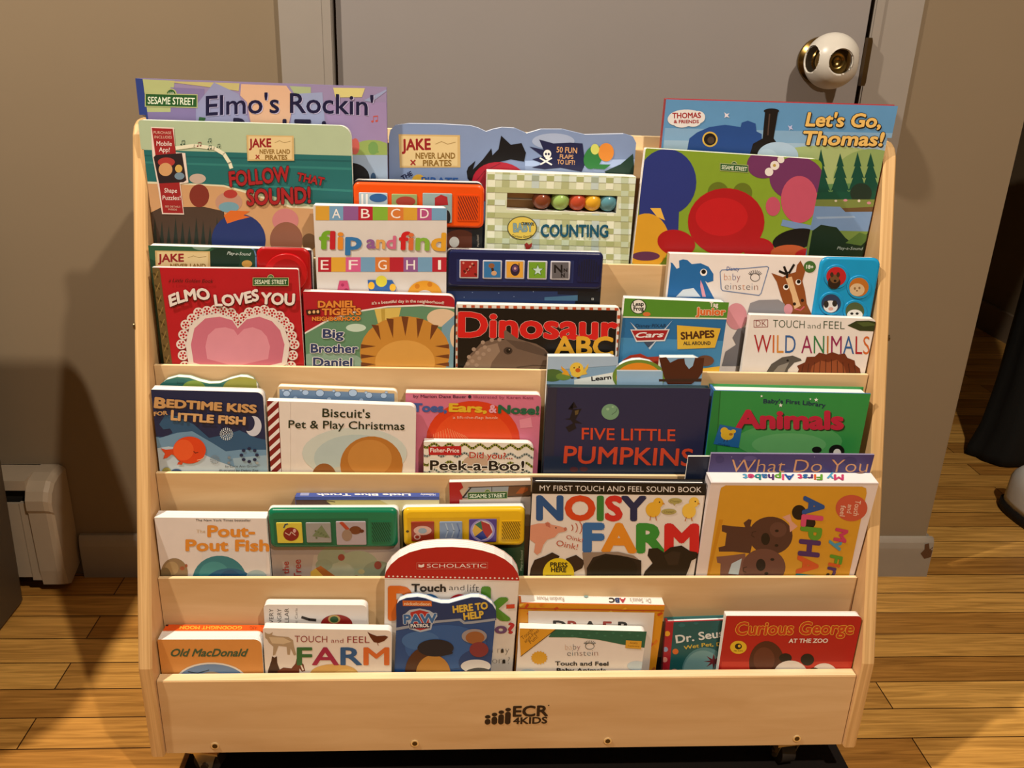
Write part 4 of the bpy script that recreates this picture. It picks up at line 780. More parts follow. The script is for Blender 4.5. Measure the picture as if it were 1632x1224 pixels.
B.art([('s', '#8a2a30', [(822,462),(900,460),(900,500),(822,502)], 3, {'close': True}), ('t', '#8a2a30', 'DK', (832,496), (892,495), 34, {'bold': -.015}), ('t', '#2f4a34', 'TOUCH', (928,502), (1108,508), 46, {'bold': -.012}), ('t', '#2f4a34', 'and', (1124,508), (1198,510), 32, {'bold': -.015}), ('t', '#2f4a34', 'FEEL', (1214,510), (1335,513), 46, {'bold': -.012}),
  ('t', cw, 'WILD ANIMALS', (820,645), (1475,655), 108, {'bold': -.005, 'part': True}), ('p', '#2f3a1c', [(1350,492),(1400,466),(1470,464),(1530,475),(1530,560),(1500,560),(1505,525),(1420,522),(1380,505)]), ('p', '#4a5a2c', [(1400,475),(1470,472),(1520,490),(1440,498)]),
  ('p', '#55524e', [(870,790),(920,710),(980,672),(1040,662),(1085,680),(1092,690),(1050,702),(1015,740),(1000,790)]), ('p', '#8a8680', [(900,790),(960,720),(1020,700),(1000,740),(980,790)]), ('e', '#151312', 1012,690,7,6),
  ('p', '#6a2f17', [(1055,790),(1075,740),(1065,720),(1110,700),(1120,670),(1165,668),(1190,645),(1230,655),(1265,642),(1300,655),(1335,650),(1350,675),(1390,690),(1395,715),(1420,735),(1430,790)]), ('p', '#8f4a28', [(1130,790),(1150,720),(1200,690),(1240,700),(1290,685),(1330,720),(1350,790)])] + [('s', '#4a1f0e', [(1090+i*34,760),(1100+i*32,680+abs(i-4.5)*8)], 4) for i in range(10)]).done()
# ---- middle tier
B = Book('small teal board book with wavy top edge peeping above the blue fish book', 3, .019, 7, (128,88), (702,100), .010, '#3f7f70', group=G3, edge='#8fa886',
  top=[(128,110),(140,80),(165,58),(230,40),(300,45),(360,66),(420,80),(480,78),(540,55),(600,40),(640,42),(675,58),(702,96)])
B.art([('e', '#a3a54a', 620,110,120,70), ('e', '#2f6f6a', 230,110,110,60), ('e', '#8aa84a', 330,110,70,50), ('t', '#1a2a2a', 'Disney', (230,80), (272,80), 12)]).done()
B = Book('cream-edged board book with bubbles on blue, behind the book with candy-striped spine', 3, .018, 7, (822,96), (1533,122), .010, '#d6ba8c', r=(.004, .006), group=G3, edge='#e0c79a')
B.art([('p', '#6a8ab0', [(836,112),(1515,138),(1520,500),(842,500)])] + [x for cx, cy, rx in ((878,138,22),(990,132,20),(1075,135,26),(1180,142,20),(1270,134,27),(1365,148,22),(1452,150,20),(858,118,9),(900,118,10),(963,118,9),(1157,122,9),(1348,132,10),(1468,130,9),(930,165,14),(1130,170,14),(1320,176,14)) for x in (('e', '#3a5070', cx, cy, rx, rx*.85), ('e', '#a9bcd2', cx, cy, rx*.9, rx*.75))]).done()
B = Book('dark blue board book with gold title and an orange fish', 3, .002, 7, (43,113), (738,131), .013, '#18264e', r=(.001, .008), lean=.6, group=G3)
B.art([('p', '#2a567e', [(40,330),(90,390),(160,395),(205,370),(190,345),(150,350),(125,320),(160,265),(230,270),(330,320),(420,400),(520,380),(600,355),(700,400),(800,420),(800,700),(60,700)]), ('p', '#6a94b8', [(60,380),(130,400),(230,370),(320,360),(440,430),(520,480),(600,470),(800,470),(800,700),(60,700)]), ('p', '#b3bfc6', [(60,470),(180,450),(330,470),(480,540),(620,590),(640,700),(60,700)]), ('p', '#8fb0c8', [(560,520),(780,500),(790,700),(600,700)]),
  ('e', '#c4c4cc', 682,330,48,60), ('e', '#18264e', 652,312,38,48)] + [('e', '#cfd6da', 523+r_*math.cos(a), 376+r_*math.sin(a)*.95, 3.5, 3.5) for r_, n_ in ((8,4),(18,9),(28,14),(36,18)) for a in [2*math.pi*i/n_ for i in range(n_)]] + [('e', '#7f8f9a', 455+r_*math.cos(a), 526+r_*math.sin(a), 3, 3) for r_, n_ in ((8,5),(17,10),(25,14)) for a in [2*math.pi*i/n_ for i in range(n_)]]
  + [('e', '#15244a', 658+46*math.cos(a), 500+38*math.sin(a), 11, 9) for a in [2*math.pi*i/8 for i in range(8)]] + [('p', '#c8441f', [(135,460),(165,468),(205,465),(235,430),(235,510),(200,495),(175,515),(150,522),(160,490)]), ('e', '#d4431c', 305,470,97,80), ('e', '#e05a2c', 270,470,60,62), ('p', '#c8441f', [(240,540),(270,535),(262,556),(232,556)]), ('s', '#5a1a10', [(330,478),(340,488),(356,484)], 5), ('s', '#f0c0a0', [(350,530),(372,525),(390,515)], 3),
  ('e', '#9a9a5a', 170,600,28,28), ('e', '#1f4a7a', 228,612,40,30), ('e', '#7f8a92', 540,514,9,8), ('e', '#7f8a92', 538,545,9,8), ('e', '#9aa6ac', 705,545,9,8),
  ('t', '#c49a66', 'B', (100,218), (160,224), 62, {'bold': .07, 'part': True}), ('t', '#c49a66', 'EDTIME KISS', (172,216), (697,250), 48, {'bold': .07, 'part': True, 'shadow': '#3a2a2a'}), ('t', '#c49a66', 'FOR', (98,268), (176,260), 24, {'bold': .05, 'part': True}), ('t', '#d0a874', 'L', (198,290), (232,292), 58, {'bold': .07, 'part': True}), ('t', '#d0a874', 'ITTLE FISH', (240,294), (632,319), 46, {'bold': .07, 'part': True, 'shadow': '#3a2a2a'}),
  ('t', '#1c2430', 'by Lorie Ann Grover', (518,572), (712,570), 14), ('t', '#1c2430', 'Illustrated by Debra Ziss', (482,596), (712,596), 14)]).done()
B = Book('white board book with red candy-striped spine strip and dark handwritten-style title', 3, .002, 7, (762,181), (1642,210), .010, '#d9ccbf', r=(.001, .008), lean=.3, yaw=-.8, group=G3)
B.art([('p', '#e0d4cc', [(740,178),(832,182),(852,760),(740,760)])] + [('p', '#7a1a1e', [(745,200+i*62),(745,236+i*62),(850,140+i*62),(850,104+i*62)]) for i in range(11)] + [('p', '#d9ccbf', [(832,180),(900,180),(900,760),(854,760)]), ('s', '#6a1f20', [(830,183),(852,700)], 3),
  ('e', '#c0c4b8', 1280,490,310,150), ('e', '#adbab4', 1290,520,250,140), ('e', '#b9b6a4', 1300,640,240,80), ('e', '#8f5a2c', 1100,640,75,90), ('e', '#c0c4b8', 1080,690,40,70), ('e', '#b07430', 1380,560,185,170), ('e', '#bf8640', 1370,520,130,110),
  ('t', '#1c2a18', "Biscuit's", (1090,275), (1372,282), 52, {'bold': .01, 'part': True}), ('t', '#1c2a18', 'Pet & Play Christmas', (890,340), (1575,352), 48, {'bold': .01, 'part': True})]).done()
B = Book('pink board book with an orange dome and multicoloured title', 3, .014, 8, (62,138), (884,150), .013, '#c9708c', r=(.001, .006), group=G3, edge='#efe2bc')
B.art([('e', '#cf3a14', 470,420,283,235), ('e', '#d84a1c', 470,440,240,200), ('p', '#d68aa0', [(750,300),(820,285),(830,345),(755,350)])] + [('s', '#e08a5a', [(225+i*18,430),(232+i*14,350+abs(i-6)*6)], 3) for i in range(14)] + [
  ('t', '#4a2440', 'by Marion Dane Bauer', (110,165), (430,168), 18, {'bold': .01}), ('e', '#2a2036', 450,160,10,10), ('t', '#8a3a58', 'Illustrated by Karen Katz', (474,168), (835,174), 17),
  ('t', '#3f5a9c', 'Toes,', (108,248), (308,252), 50, {'bold': .07, 'part': True}), ('t', '#d6b02a', 'Ears,', (328,248), (548,254), 50, {'bold': .07, 'part': True}), ('t', '#d9a0b4', '&', (568,254), (610,256), 48, {'bold': .05, 'part': True}), ('t', '#1f5f44', 'Nose!', (626,258), (866,266), 50, {'bold': .07, 'part': True}), ('t', '#e3c0a8', 'a lift-the-flap book', (348,292), (622,294), 17, {'bold': .01})]).done()
B = Book('small cream board book with wavy bands standing before the pink book', 3, .002, 8, (172,432), (840,442), .010, '#d9cdbb', r=(.001, .010), group=G3)
def wave(y, c, wd): return [('s', c, [(165+i*14, y+13*math.sin(i*.95)+i*.25) for i in range(50)], wd)]
B.art(wave(455,'#8f9440',14) + wave(508,'#9aa6a4',12) + wave(562,'#8f9440',14) + wave(610,'#9aa6a4',12) + [('e', '#b9a08a', 500,560,90,50),
  ('p', '#b01a20', [(200,462),(398,458),(400,514),(204,512)]), ('t', '#e3d0c4', 'Fisher-Price', (212,495), (386,497), 26, {'bold': .02}),
  ('t', '#ad3520', 'Did you?...', (448,530), (708,536), 38, {'bold': .02, 'outline': '#e3d8c9', 'ow': .03, 'part': True}), ('t', '#17120f', 'Peek-a-Boo!', (212,602), (778,606), 60, {'bold': .035, 'outline': '#e9dfd0', 'ow': .045, 'part': True})]).done()
B = Book('light blue die-cut board book with yellow chick, orange arch and brown bear top', 3, .0185, 0, (873.5,568.5), (1122,573), .011, '#7fa6c9', group=G3, edge='#c9d4dc',
  top=[(873.5,568.5),(974,568),(981,571),(983,588),(995,580),(1010,575),(1022,574.5),(1038,578),(1052,589),(1053.5,570),(1108,570),(1116,574),(1120,585),(1122,598)])
B.art([('p', '#9fbad6', [(873,568),(985,568),(985,582),(873,590)]), ('e', '#4a6a34', 880,598,18,10), ('e', '#6a8a3a', 898,600,12,6), ('p', '#d9dde0', [(915,605),(984,592),(986,612),(915,620)]), ('p', '#d9a02a', [(905,592),(894,583),(895,589),(898,593),(895,596),(908,599)]), ('p', '#d9b84a', [(928,592),(938,579),(937,587),(934,592),(936,596),(926,598)]), ('e', '#e0c24a', 919,588,11,10.5), ('e', '#e0c24a', 919,595,9,6), ('e', '#c05a1c', 921,590,4,3.5), ('e', '#2a1a10', 915,586,1,1.4), ('e', '#2a1a10', 923,585,1,1.4), ('e', '#3a2a18', 912,602,3,1.2), ('e', '#3a2a18', 922,602,3,1.2),
  ('t', '#15171c', 'Learn', (943,607), (974,604), 7, {'bold': .03, 'part': True}), ('e', '#6a8a34', 1018,600,42,27), ('e', '#d98a24', 1018,602,36,24), ('p', '#8fb5d6', [(983,591),(1056,591),(1056,625),(983,625)]), ('p', '#c9d0d4', [(983,589),(1054,589.5),(1054,591.5),(983,591)]),
  ('p', '#4a2414', [(1050,570),(1062,569),(1068,578),(1080,572),(1092,571),(1108,569),(1124,569),(1122,590),(1112,604),(1102,612),(1064,612),(1058,600)]), ('p', '#8fb5d6', [(1090,568),(1108,569),(1104,583),(1098,588),(1092,580)]), ('p', '#3a2416', [(1050,604),(1128,603),(1128,608),(1050,608)])]).done()
B = Book('dark navy hardcover with orange-red title and a small green moon', 3, .003, 8, (921,105), (1906,112), .012, '#25284a', kind='hard', spine='#2a2a3a', lean=-.6, yaw=.6, back='#25404a', group=G3)
B.art([('p', '#2a2b40', [(915,100),(978,103),(945,800),(870,800)]), ('p', '#1f2c46', [(870,520),(1950,520),(1950,800),(870,800)]), ('e', '#6f9a7c', 1300,252,53,48), ('s', '#4a6a58', [(1310,268),(1335,250),(1342,232)], 4), ('e', '#8fb894', 1285,235,10,8), ('e', '#8fb894', 1315,222,7,5),
  ('p', '#14121c', [(1045,235),(1100,225),(1080,190),(1060,215),(1072,240),(1055,290),(1025,295),(1060,300),(1075,320),(1030,345),(1050,375),(1095,350),(1085,320),(1130,322),(1090,300),(1110,260),(1128,232),(1100,235)]), ('p', '#5a4a2c', [(1085,245),(1110,240),(1105,265),(1088,272)]), ('e', '#4a2430', 1080,600,25,16), ('e', '#4a2430', 1140,598,25,14),
  ('t', '#c8452a', 'FIVE LITTLE', (1128,418), (1692,428), 74, {'bold': .01, 'part': True}), ('t', '#c8452a', 'PUMPKINS', (1018,560), (1795,578), 108, {'bold': .015, 'part': True, 'shear': .05})]).done()
B = Book('thick puffy green picture book with crimson title, right end of the middle row', 3, .002, 9, (535,126), (1508,146), .024, '#2c8a44', kind='hard', spine='#2468a8', yaw=-.5, back='#2f8a48', group=G3)
B.art([('p', '#237a3a', [(520,120),(578,125),(545,720),(480,720)]), ('s', '#1a5f2c', [(575,130),(540,620)], 5), ('e', '#4a9a58', 1000,440,330,110), ('e', '#5fa668', 1000,460,230,70),
  ('t', '#14264a', "Baby's First Library", (842,204), (1225,230), 27, {'bold': .02, 'bow': 8}), ('t', '#b31e3e', 'Animals', (678,355), (1330,362), 112, {'bold': .07, 'part': True, 'shadow': '#123a1c', 'so': (2, 2)}),
  ('p', '#1e5f9e', [(572,335),(708,362),(688,480),(532,456)]), ('e', '#d6b02c', 618,400,40,32), ('e', '#d6b02c', 600,375,24,22), ('e', '#a06a1c', 640,396,12,8), ('e', '#d6b02c', 655,378,16,12), ('s', '#2a2418', [(600,430),(596,442)], 4), ('s', '#2a2418', [(618,430),(616,442)], 4), ('t', '#0f2a4a', 'chicken', (558,462), (632,472), 14, {'bold': .02}),
  ('e', '#101210', 1172,492,30,20), ('e', '#101210', 1295,500,48,40), ('e', '#d6d0c8', 1298,512,24,26)] + [('p', '#dfe8d0', [(x+(r_ if i % 2 == 0 else r_*.4)*math.sin(i*math.pi/5), y-(r_ if i % 2 == 0 else r_*.4)*math.cos(i*math.pi/5)) for i in range(10)]) for x, y, r_ in ((830,160,9),(948,216,14),(1132,178,7),(1168,182,14))]).done()
# ---- fourth tier
B = Book('white board book with orange title and rounded teal shape, left end of fourth row', 4, .003, 10, (88,240), (758,246), .017, '#d6c9c0', group=G4)
B.art([('p', '#cfc6c0', [(380,420),(760,430),(760,700),(380,700)]), ('e', '#2f7a88', 482,610,160,145), ('e', '#3f8f98', 450,580,90,80), ('e', '#205f86', 540,640,150,100), ('e', '#1c4f7a', 545,620,70,70), ('e', '#9fb8c0', 700,590,60,40), ('e', '#8f7a5c', 215,570,80,90), ('e', '#a8926c', 200,540,40,40), ('e', '#9c5a40', 262,540,14,12), ('e', '#7a6a4a', 160,585,35,50), ('e', '#9c5a40', 285,525,8,10),
  ('t', '#1c1814', 'The New York Times bestseller', (341,262), (667,263), 14, {'bold': .02}), ('t', '#c9b08a', 'The', (345,330), (398,330), 20), ('t', '#d68c34', 'Pout-', (414,352), (688,352), 68, {'bold': .05, 'part': True}), ('t', '#d68c34', 'Pout Fish', (285,435), (772,437), 68, {'bold': .05, 'part': True})]).done()
B = Book('thin book with blue spine up and white upside-down lettering, behind the green panel', 4, .0205, 0, (471,792), (700,792), .0095, '#b8ae6e', group=G4, back='#3f57ad', spine='#3a4c94')
B.art([('p', '#3a4f9c', [(465,790),(705,790),(705,794),(465,794)]), ('p', '#4a2f24', [(470,794),(516,794),(522,800),(530,806),(520,812),(468,812)]), ('p', '#c9c49a', [(600,794),(700,794),(700,815),(640,815)]), ('s', '#3a2a1a', [(516,797),(534,800)], 1), ('s', '#3a2a1a', [(514,800),(532,806)], 1)])
s_ = MB(); s_.box((B.box[0], -.0003, B.h-.004), (B.box[1], B.th+.0003, B.h+.0004), M('#40559f')); s_.build('spine', B.root, 'blue spine facing up')
B.h += .0004; B.art([('t', '#d9d6e0', 'Little Blue Truck', (654,782.5), (506,783.2), 7.5, {'bold': .05, 'top': True}), ('t', '#c9c8d8', 'Schertle', (692,782.2), (672,782.4), 3, {'top': True}), ('t', '#c9c8d8', 'McElmurry', (694,786.8), (670,787), 3, {'top': True}), ('p', '#8a94c0', [(480,783),(494,783),(492,790),(478,790)], {'top': True})]); B.h -= .0004; B.done()
B = Book('grey sound book with green plastic panel of three picture buttons', 4, .010, 10, (764,190), (1540,188), .010, '#a99c96', r=(.006, .006), group=G4)
B.art([('p', '#9a8f8c', [(760,415),(1560,415),(1560,455),(760,460)]), ('p', '#b3a89f', [(1040,460),(1560,440),(1560,700),(1000,700)])] + [('e', c, x, y, r_, r_*.7) for c, x, y, r_ in (('#8f9a84',1150,480,90),('#9aa48c',1300,520,120),('#8a957f',1420,560,90),('#a3a892',1200,560,80),('#b3a878',1320,560,20),('#8a957f',1100,520,50))] + [('e', '#8f4038', 1202,476,20,20), ('e', '#8f4038', 1418,522,22,24), ('e', '#7f3a30', 1290,600,18,18), ('p', '#d6b04a', [(1020,560),(1050,540),(1075,565),(1110,555),(1160,590),(1020,600)]), ('p', '#a8622a', [(1050,540),(1080,525),(1165,585),(1100,590)]),
  ('t', '#a0332c', 'the', (893,572), (890,500), 40, {'bold': .01, 'part': True}), ('t', '#a0332c', 'Tree', (966,600), (962,488), 46, {'bold': .01, 'part': True})])
B.panel('#0c7250', [(766,196),(1536,192),(1530,420),(782,420)], .006, .007, .004, els=[('p', '#0a5f42', [(800,250),(1360,245),(1355,405),(808,402)])], buttons=[
  ('#c9bd44', [(822,270),(968,268),(968,388),(826,390)], [('e', '#7a1c1c', 905,338,46,40), ('s', '#c9b0a0', [(870,330),(895,345),(905,325),(930,345)], 5), ('s', '#2a4a6a', [(862,300),(870,282),(885,278)], 8), ('e', '#c9a0a0', 925,318,9,12)]),
  ('#8f9090', [(998,270),(1138,268),(1138,386),(998,384)], [('p', '#6a7a5c', [(1030,350),(1085,285),(1135,360)])] + [('e', '#5a6a4a', 1050+(i*29) % 70, 320+(i*17) % 45, 6, 5) for i in range(8)]),
  ('#a39aa4', [(1176,262),(1346,262),(1346,400),(1176,400)], [('s', '#a8402a', [(1200,268),(1240,310)], 20), ('e', '#6a3a20', 1285,315,36,24), ('e', '#8f7a6a', 1235,345,30,34), ('e', '#5a2a1a', 1322,320,14,10)])], speaker=('#0a6a48', '#053a28', (1376,262,1500,388), 'slant')).done()
B = Book('thin red-edged board book with green street sign, behind the yellow sound panel', 4, .0235, 11, (473,117), (1004,106), .008, '#b8a08e', r=(.001, 0), group=G4, edge='#c4b8b0')
B.art([('p', '#a01c20', [(465,110),(550,118),(565,150),(540,170),(560,210),(545,400),(465,400)]), ('p', '#8f9aa4', [(600,150),(860,142),(860,205),(560,215)]), ('p', '#2a2420', [(555,215),(610,150),(620,150),(570,215)]), ('p', '#6a4a34', [(860,142),(1004,136),(1004,200),(850,210)]), ('p', '#c9b9ae', [(540,230),(1004,210),(1004,400),(540,400)]), ('s', '#2a2420', [(600,150),(1004,136)], 5), ('s', '#2a2420', [(560,218),(1004,204)], 5), ('s', '#2a2420', [(750,148),(750,212)], 4), ('p', '#a3562c', [(905,190),(940,150),(985,150),(985,170),(950,190)]), ('e', '#4a3a30', 450,260,24,40), ('street', '', 596, 848, 185, 225, -6), ('t', '#a01c20', 'Time for', (768,280), (935,276), 24, {'bold': .05})]).done()
B = Book('dark green sound book with yellow plastic panel of three picture buttons', 4, .010, 11, (165,286), (968,278), .010, '#1f3a28', r=(.006, .005), group=G4)
B.art([('p', '#2a4a30', [(850,540),(985,530),(985,800),(880,800)]), ('t', '#a8b49c', 'Play-a-Sound', (948,690), (952,560), 15)])
B.panel('#dcb41c', [(172,294),(966,286),(962,532),(178,538)], .006, .007, .004, els=[('p', '#c9a010', [(200,350),(800,342),(790,510),(205,515)]), ('e', '#4a3a0a', 202,436,10,8)], buttons=[
  ('#8f2f1c', [(226,374),(375,370),(375,496),(228,498)], [('e', '#c9a090', 300,430,58,30), ('e', '#8a9aa4', 300,432,28,18), ('e', '#c9a090', 265,472,22,18), ('e', '#8f2f1c', 265,472,14,11)]),
  ('#7a8fae', [(412,374),(558,370),(558,496),(412,498)], [('s', '#9fb0c4', [(450,385),(465,430),(450,475)], 8), ('s', '#9fb0c4', [(490,385),(505,430),(490,475)], 8), ('s', '#5f74a0', [(525,385),(540,430),(525,475)], 8)]),
  ('#4a3a86', [(602,358),(780,354),(780,500),(602,504)], [('e', '#8f86c0', 690,430,80,72), ('e', '#c9b8a8', 690,430,66,62), ('p', '#9c2c2c', [(690,430),(680,368),(735,390),(755,440),(720,480)]), ('p', '#2a3a86', [(690,430),(720,480),(680,492),(640,470)]), ('p', '#c9a03a', [(690,430),(640,470),(624,430),(640,390)]), ('p', '#2f6a4a', [(690,430),(640,390),(680,368)])])], speaker=('#cfa412', '#6a5206', (812,366,938,490), 'slant')).done()
B = Book('white picture book with black heading band and big multicoloured capital letters', 4, .002, 0, (849.5,768), (1126.5,771), .012, '#d6c9bc', lean=1.2, kind='hard', spine='#0f0d0c', back='#0f0d0c', group=G4)
B.art([('p', '#0f0d0c', [(840,760),(1135,763),(1135,789.5),(840,786.5)]), ('t', '#d9cfc4', 'MY FIRST TOUCH AND FEEL SOUND BOOK', (860,782), (1118,784.5), 9, {'bold': .0}),
  ('t', ['#1d4f8a','#c9431c','#2f7a34','#c42a26','#1c2650'], 'NOISY', (857,827.5), (1028,828.5), 38.5, {'bold': .065, 'part': True}), ('t', ['#2a66a8','#d68a24','#2f8a34','#c42024'], 'FARM', (932,878), (1110,879.5), 45, {'bold': .075, 'part': True}),
  ('p', '#cf9078', [(842,838),(858,834),(868,834),(873,831),(879,836),(890,838),(903,842),(900,847),(890,849),(884,856),(872,860),(866,868),(862,880),(856,884),(851,880),(853,866),(842,858)]), ('p', '#b56a58', [(869,833),(876,833),(877,841),(870,838)]), ('e', '#1a1210', 886,841,1.2,1.2), ('e', '#b56a58', 901,843,2.5,3)]
  + [('s', '#b5543a', [(910+i*6+3*math.cos(a)*(1+i*.4), 841+ (5+i*2.5)*math.sin(a)) for a in (-1.2,-.6,0,.6,1.2)], 1.3) for i in range(3)]
  + [('t', '#b5543a', 'Oink!', (902,858), (928,864), 6.5, {'bold': .0}), ('t', '#b5543a', 'Oink!', (886,869), (920,876), 9.5, {'bold': .0}),
  ('e', '#dcae34', 1041,812,12,12), ('e', '#dcae34', 1049,801,8,8), ('p', '#c98a24', [(1056,800),(1060,803),(1055,804)]), ('e', '#1a1410', 1051,800,1.2,1.2), ('s', '#b86a24', [(1037,822),(1036,829)], 1.4), ('s', '#b86a24', [(1045,822),(1046,829)], 1.4), ('e', '#e3be4c', 1098,814,11,12), ('e', '#e3be4c', 1106,800,8,8), ('p', '#c98a24', [(1112,800),(1116,803),(1111,804)]), ('e', '#1a1410', 1108,799,1.2,1.2), ('s', '#b86a24', [(1094,824),(1092,830)], 1.4), ('s', '#b86a24', [(1102,824),(1103,830)], 1.4), ('e', '#a8a060', 1076,798,11,4.5), ('e', '#a8a060', 1066,815,12,4.5), ('p', '#a8a060', [(1072,800),(1078,801),(1075,806)]), ('t', '#6a6430', 'Cheep!', (1068,800), (1084,800), 3.4), ('t', '#6a6430', 'Cheep!', (1058,817), (1074,817), 3.4),
  ('p', '#2a1c16', [(842,930),(846,905),(852,892),(868,886),(880,880),(892,886),(886,896),(870,905),(860,930)]), ('p', '#2a1c16', [(902,890),(918,884),(932,894),(928,905),(914,912),(905,925)]), ('p', '#8a7a6c', [(928,880),(985,879),(1010,885),(1020,893),(1020,930),(935,930)]), ('p', '#1a1312', [(935,905),(945,888),(965,882),(1000,887),(1022,893),(1022,930),(935,930)]), ('e', '#090808', 978,906,38,22),
  ('p', '#17120f', [(1020,930),(1028,910),(1040,897),(1032,885),(1034,874),(1048,873),(1058,880),(1068,872),(1086,869),(1100,878),(1112,880),(1112,888),(1102,893),(1098,905),(1088,930)]), ('p', '#2a201a', [(1058,885),(1072,878),(1085,880),(1080,900),(1065,900)]),
  ('e', '#d6c21e', 890,914,25,25), ('t', '#15120c', 'PRESS', (877,903), (904,903.5), 7.5, {'bold': .05}), ('t', '#15120c', 'HERE', (878.5,911), (902,911.5), 7.5, {'bold': .05}), ('s', '#15120c', [(870,917),(910,917)], 2)]).done()
B = Book('navy book corner showing behind the white black-banded book and the yellow book', 4, .0295, 0, (1097,727.5), (1250,727.5), .0025, '#18233c', lean=5.5, pages=1, group=G4)
B.art([]).done()
B = Book('thin purple book with pale orange serif lettering cut off by the yellow book', 4, .026, 12, (570,10), (1535,18), .003, '#413a74', lean=5.5, pages=1, group=G4, edge='#8a84a8')
B.art([('e', '#35306a', 620,45,26,22), ('e', '#35306a', 1390,55,40,24), ('e', '#544c88', 800,40,40,16)] + [('e', '#8a82b0', x, y, 3, 3) for x, y in ((690,30),(740,55),(1180,30),(1450,70))] + [('t', '#cf9a70', 'What Do You', (690,120), (1500,120), 80, {'bold': -.01, 'part': True, 'shear': .15})]).done()
B = Book('thick yellow picture book with two brown koalas, lying sideways with spine on top', 4, .002, 12, (568,182), (1560,186), .0235, '#dccbc3', lean=5.5, kind='hard', spine='#dccbc3', back='#e3d6ce', group=G4)
yp = [(620,240),(628,212),(655,198),(1460,205),(1485,215),(1488,245),(1385,725),(1300,1100),(480,1100),(545,725)]
B.art([('p', '#cbbab2', [(540,184),(1580,188),(1580,194),(540,190)]), ('p', '#d09c2c', yp), ('p', '#c48a1c', [(615,400),(640,400),(560,725),(545,725)]),
  ('e', '#1a1312', 1150,420,36,34), ('p', '#4f332c', [(632,435),(640,432),(700,440),(770,445),(760,420),(790,397),(808,402),(800,440),(830,450),(800,600),(700,590),(615,590),(612,565),(650,555),(660,480),(632,470)]), ('e', '#4f332c', 920,495,130,112), ('e', '#5f4038', 965,460,50,45), ('e', '#15100f', 1088,358,42,44), ('p', '#d6a494', [(990,385),(1035,368),(1045,410),(1080,440),(1035,475),(1030,420)]), ('e', '#15100f', 890,515,26,36), ('e', '#15100f', 957,467,11,8), ('e', '#15100f', 955,553,11,8), ('s', '#2a1a14', [(835,470),(812,475),(808,495),(825,505)], 4),
  ('p', '#7a564c', [(600,620),(700,610),(770,600),(780,760),(620,780),(625,660),(605,655)]), ('e', '#6a473e', 880,680,128,108), ('p', '#b4c4cc', [(750,630),(730,725),(670,720),(690,660)]), ('e', '#15100f', 862,668,28,36), ('e', '#15100f', 930,636,12,8), ('e', '#15100f', 895,718,12,8), ('s', '#2a1a14', [(780,680),(760,685),(758,705),(775,712)], 4),
  ('e', '#c25540', 1398,332,94,78), ('t', '#e3c4b4', 'Touch', (1422,285), (1408,375), 34, {'bold': .01}), ('t', '#e3c4b4', 'and', (1378,310), (1370,360), 30, {'bold': .01}), ('t', '#e3c4b4', 'feel', (1335,315), (1328,378), 32, {'bold': .01}),
  ('t', ['#1d4f9a','#cf4a78','#5a9a2c','#4a2a6a','#cf5a24','#1f7f86','#cf4a78','#1d4f9a'], 'ALPHABET', (1122,266), (1052,955), 122, {'bold': .07, 'part': True}), ('t', ['#c43a68','#4a9ac0','#000000','#5a9a2c','#cf5a24','#4a2a6a','#2a2420','#1f7f86'], 'My First', (1308,452), (1238,790), 74, {'bold': .06, 'part': True})])
B.h += .0002; B.art([('t', ['#b83a6a','#4a9ac0','#000000','#5a9a2c','#cf5a24','#4a2a6a','#2a66a0','#c43a68','#000000','#1d4f9a','#cf4a78','#5a9a2c','#4a2a6a','#2a66a0','#1f7f86'], 'My First Alphabet', (1322,98), (738,98), 34, {'bold': .03, 'top': True}), ('e', '#b05a78', 642,106,26,12, {'top': True}), ('e', '#8a6a5c', 1450,116,34,14, {'top': True}), ('e', '#2a2020', 1440,116,8,6, {'top': True})])
s_ = MB(); s_.box((B.box[0], .0002, B.h-.0040), (B.box[1], B.th-.0002, B.h-.0003), M('#e3d6ce')); s_.build('spine', B.root)
B.done()
# ---- lowest tier
B = Book('book with orange spine up and yellow upside-down lettering, behind the peach-orange book', 5, .0195, 13, (122,293), (775,296), .012, '#5a4030', group=G5, back='#cf5216')
s_ = MB(); s_.box((B.box[0], -.0004, B.h-.0035), (B.box[1], B.th+.0004, B.h+.0004), M('#d8561a')); s_.build('spine', B.root, 'orange spine facing up')
B.h += .0004; B.art([('t', '#d9a83a', 'GOODNIGHT MOON', (652,240), (262,250), 24, {'bold': .03, 'top': True, 'shear': .2}), ('p', '#2a1a1a', [(168,248),(192,248),(186,264),(163,264)], {'top': True}), ('t', '#8f3a10', 'HURD', (745,240), (700,240), 30, {'top': True}), ('s', '#d9c9b0', [(122,290),(775,292)], 2)]); B.h -= .0004; B.done()
B = Book('peach-orange board book with green script title and blue oval', 5, .002, 13, (105,347), (762,346), .017, '#d3924c', r=(.001, .009), group=G5)
B.art([('e', '#d9cfc4', 455,605,222,117), ('e', '#6a8ab8', 455,608,212,110), ('e', '#b0a08c', 455,585,75,40), ('s', '#3a4a5a', [(310,545),(370,555),(440,535)], 6), ('p', '#9fb0c4', [(300,580),(380,570),(390,590),(290,600)]),
  ('t', '#3a5a42', 'Old MacDonald', (205,450), (682,450), 48, {'bold': .03, 'shear': .35, 'part': True})]).done()
B = Book('white board book with sideways black lettering, behind the white sheep-and-horses book', 5, .0185, 13, (776,130), (1420,134), .012, '#d9cec4', r=(.006, .008), group=G5)
